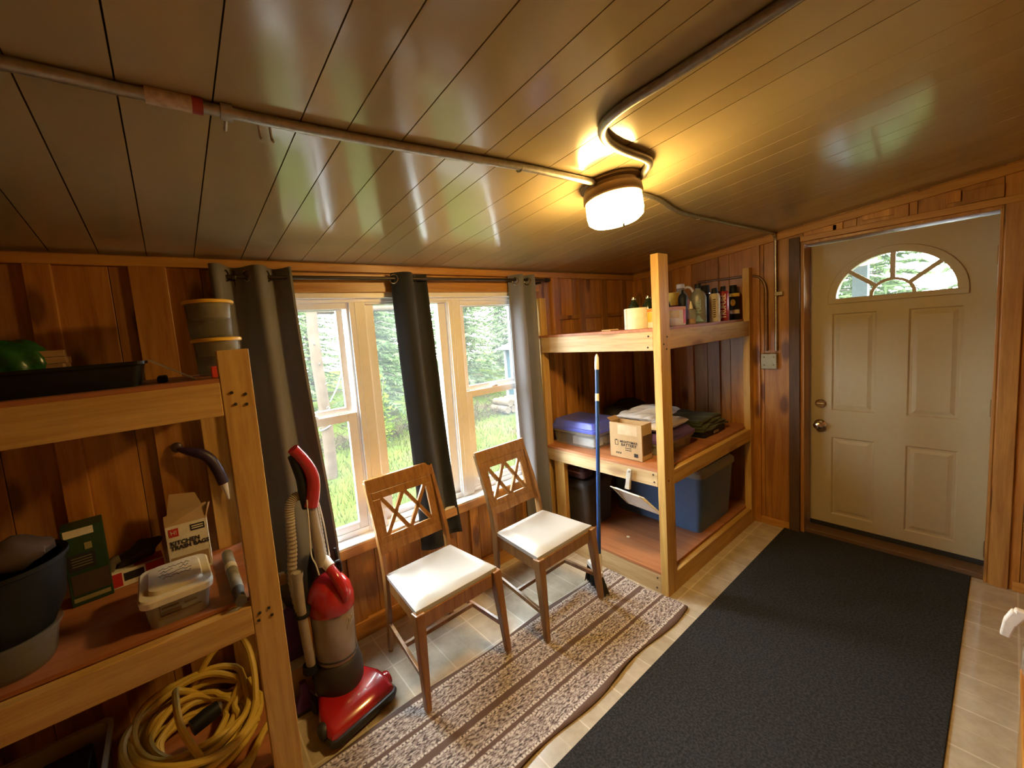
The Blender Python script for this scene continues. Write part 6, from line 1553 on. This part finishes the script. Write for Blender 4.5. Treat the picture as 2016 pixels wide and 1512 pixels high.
# log post with a cross pole and rope
lp = thing('log_post', 'peeled log post with a cross pole and white rope out on the lawn', 'post', (-0.03, 2.97, gz(-0.03, 2.97)))
bm = B(); rr = random.Random(6); tube(bm, [(0.02 * math.sin(k), 0, z) for k, z in enumerate((0, 0.3, 0.7, 1.1, 1.5, 1.9, 2.22))], [0.078, 0.074, 0.072, 0.07, 0.069, 0.068, 0.066], 14); obj('trunk', bm, M_pale, lp, smooth=True)
bm = B()
for z, a in ((0.9, -1.2), (1.2, -0.8), (1.45, -1.7), (1.7, -2.1)): tube(bm, [(0.0 + 0.05 * math.cos(a), 0.05 * math.sin(a), z), (0.095 * math.cos(a), 0.095 * math.sin(a), z + 0.03)], [0.016, 0.008], 7)
obj('branch_stubs', bm, M_bark, lp)
bm = B(); tube(bm, [(0.06, 0.0, 2.13), (0.7, 0.35, 2.17), (1.6, 0.9, 2.22)], 0.05, 12); obj('cross_pole', bm, M_pale, lp, smooth=True)
bm = B(); tube(bm, [(0.08 * math.cos(a), 0.08 * math.sin(a), 0.62 + 0.018 * a / 6.28 * 4 + 0.02 * math.sin(a * 1.3)) for a in [k * 0.5 for k in range(50)]], 0.008, 6)
tube(bm, catmull([(0.08, -0.03, 0.98), (0.2, 0.0, 1.15), (0.33, 0.06, 1.42), (0.42, 0.12, 1.78), (0.44, 0.16, 2.13)], 6), 0.008, 6); obj('rope', bm, M_ropew, lp, smooth=True)
# playhouse-like shed and firewood
M_trimw = plain('white_paint_outdoors', (0.1336, 0.1403, 0.1447), spec=0.0, rough=0.6)
M_shed = plain('teal_shed_wall', (0.0267, 0.0446, 0.0512), spec=0.0, rough=0.6, var=0.05)
sd = thing('garden_shed', 'grey-teal shed with white corner trim and a pale roof beyond the right window', 'shed', (5.75, 4.30, -0.05))
bm = B(); box(bm, -0.78, 0.8, -0.6, 0.7, 0.0, 1.31); obj('walls', bm, M_shed, sd)
bm = B(); hexa(bm, [(-0.98, -0.8, 1.31), (1.0, -0.8, 1.31), (1.0, 0.9, 1.31), (-0.98, 0.9, 1.31)], [(-0.1, -0.05, 1.8), (0.1, -0.05, 1.8), (0.1, 0.1, 1.8), (-0.1, 0.1, 1.8)]); obj('roof', bm, plain('pale_roof', (0.0668, 0.0735, 0.0801), spec=0.0, rough=0.6), sd)
for x, y in ((-0.79, -0.61), (0.8, -0.61), (-0.79, 0.70)):
    bm = B(); box(bm, x - 0.03, x + 0.03, y - 0.03, y + 0.03, 0.0, 1.31); obj('corner_trim', bm, M_trimw, sd)
for i in range(5):
    for j in range(2):
        bm = B(); tube(bm, [(0, 0, 0), (0.0, 0.5, 0)], 0.075, 10); o = obj('firewood_log', bm, M_pale, None, loc=(3.98 + i * 0.155 + 0.075 * j, 3.95, gz(4.3, 4.1) + 0.10 + j * 0.132), smooth=True)
        tag(o, ('firewood log in the lower row of the pile below the shed', 'firewood log in the upper row of the pile below the shed')[j], 'log', 'firewood pile, ' + ('lower row', 'upper row')[j])
# porch roof over the door: beam and soffit seen through the fanlight
bm = B(); box(bm, 2.40, 3.75, -3.3, 0.4, 2.37, 2.40); box(bm, 3.65, 3.75, -3.3, 0.4, 2.20, 2.37)
for y in [-3.2 + 0.3 * k for k in range(12)]: box(bm, 2.40, 3.65, y, y + 0.012, 2.36, 2.37)
box(bm, 3.62, 3.72, -1.36, -1.26, -0.1, 2.2)
o = obj('porch_roof', bm, plain('porch_blue_grey', (0.1452, 0.1975, 0.2265), spec=0.0, rough=0.6)); o['kind'] = 'structure'
# ---------------------------------------------------------------- light and camera
w = bpy.data.worlds.new('overcast'); S.world = w; w.use_nodes = True
nt = w.node_tree; bg = nt.nodes['Background']
tc = nt.nodes.new('ShaderNodeTexCoord'); sx = nt.nodes.new('ShaderNodeSeparateXYZ'); nt.links.new(tc.outputs['Generated'], sx.inputs[0])
cr = nt.nodes.new('ShaderNodeValToRGB'); cr.color_ramp.elements[0].color = (0.80, 0.88, 0.95, 1); cr.color_ramp.elements[1].color = (0.95, 0.98, 1.0, 1)
nt.links.new(sx.outputs['Z'], cr.inputs['Fac']); nt.links.new(cr.outputs['Color'], bg.inputs['Color'])
bg.inputs['Strength'].default_value = SKY

cam = bpy.data.cameras.new('camera'); co = link(bpy.data.objects.new('camera', cam)); S.camera = co
R_ = Vector((0.80114947, -0.59298948, -0.08076508)); U_ = Vector((0.122516, 0.03041308, 0.99200044)); F_ = Vector((0.58578951, 0.80463564, -0.09701612))
co.matrix_world = Matrix(((R_.x, U_.x, -F_.x, -1.534), (R_.y, U_.y, -F_.y, -2.140), (R_.z, U_.z, -F_.z, 1.6731), (0, 0, 0, 1)))
cam.sensor_fit = 'HORIZONTAL'; cam.sensor_width = 36.0; cam.lens = 790.4814 / 2016 * 36.0
cam.shift_x = 96.106 / 2016; cam.shift_y = -18.5826 / 2016
cam.clip_start = 0.02; cam.clip_end = 200
S.view_settings.view_transform = 'Standard'; S.view_settings.look = 'None'; S.view_settings.gamma = 1.0; S.view_settings.use_curve_mapping = False
S.view_settings.exposure = EXPO
S.cycles.max_bounces = 10; S.cycles.transparent_max_bounces = 24; S.cycles.diffuse_bounces = 6
S.cycles.caustics_reflective = False; S.cycles.caustics_refractive = False
S.cycles.sample_clamp_indirect = 6.0
S.cycles.use_denoising = True
bpy.context.view_layer.update()
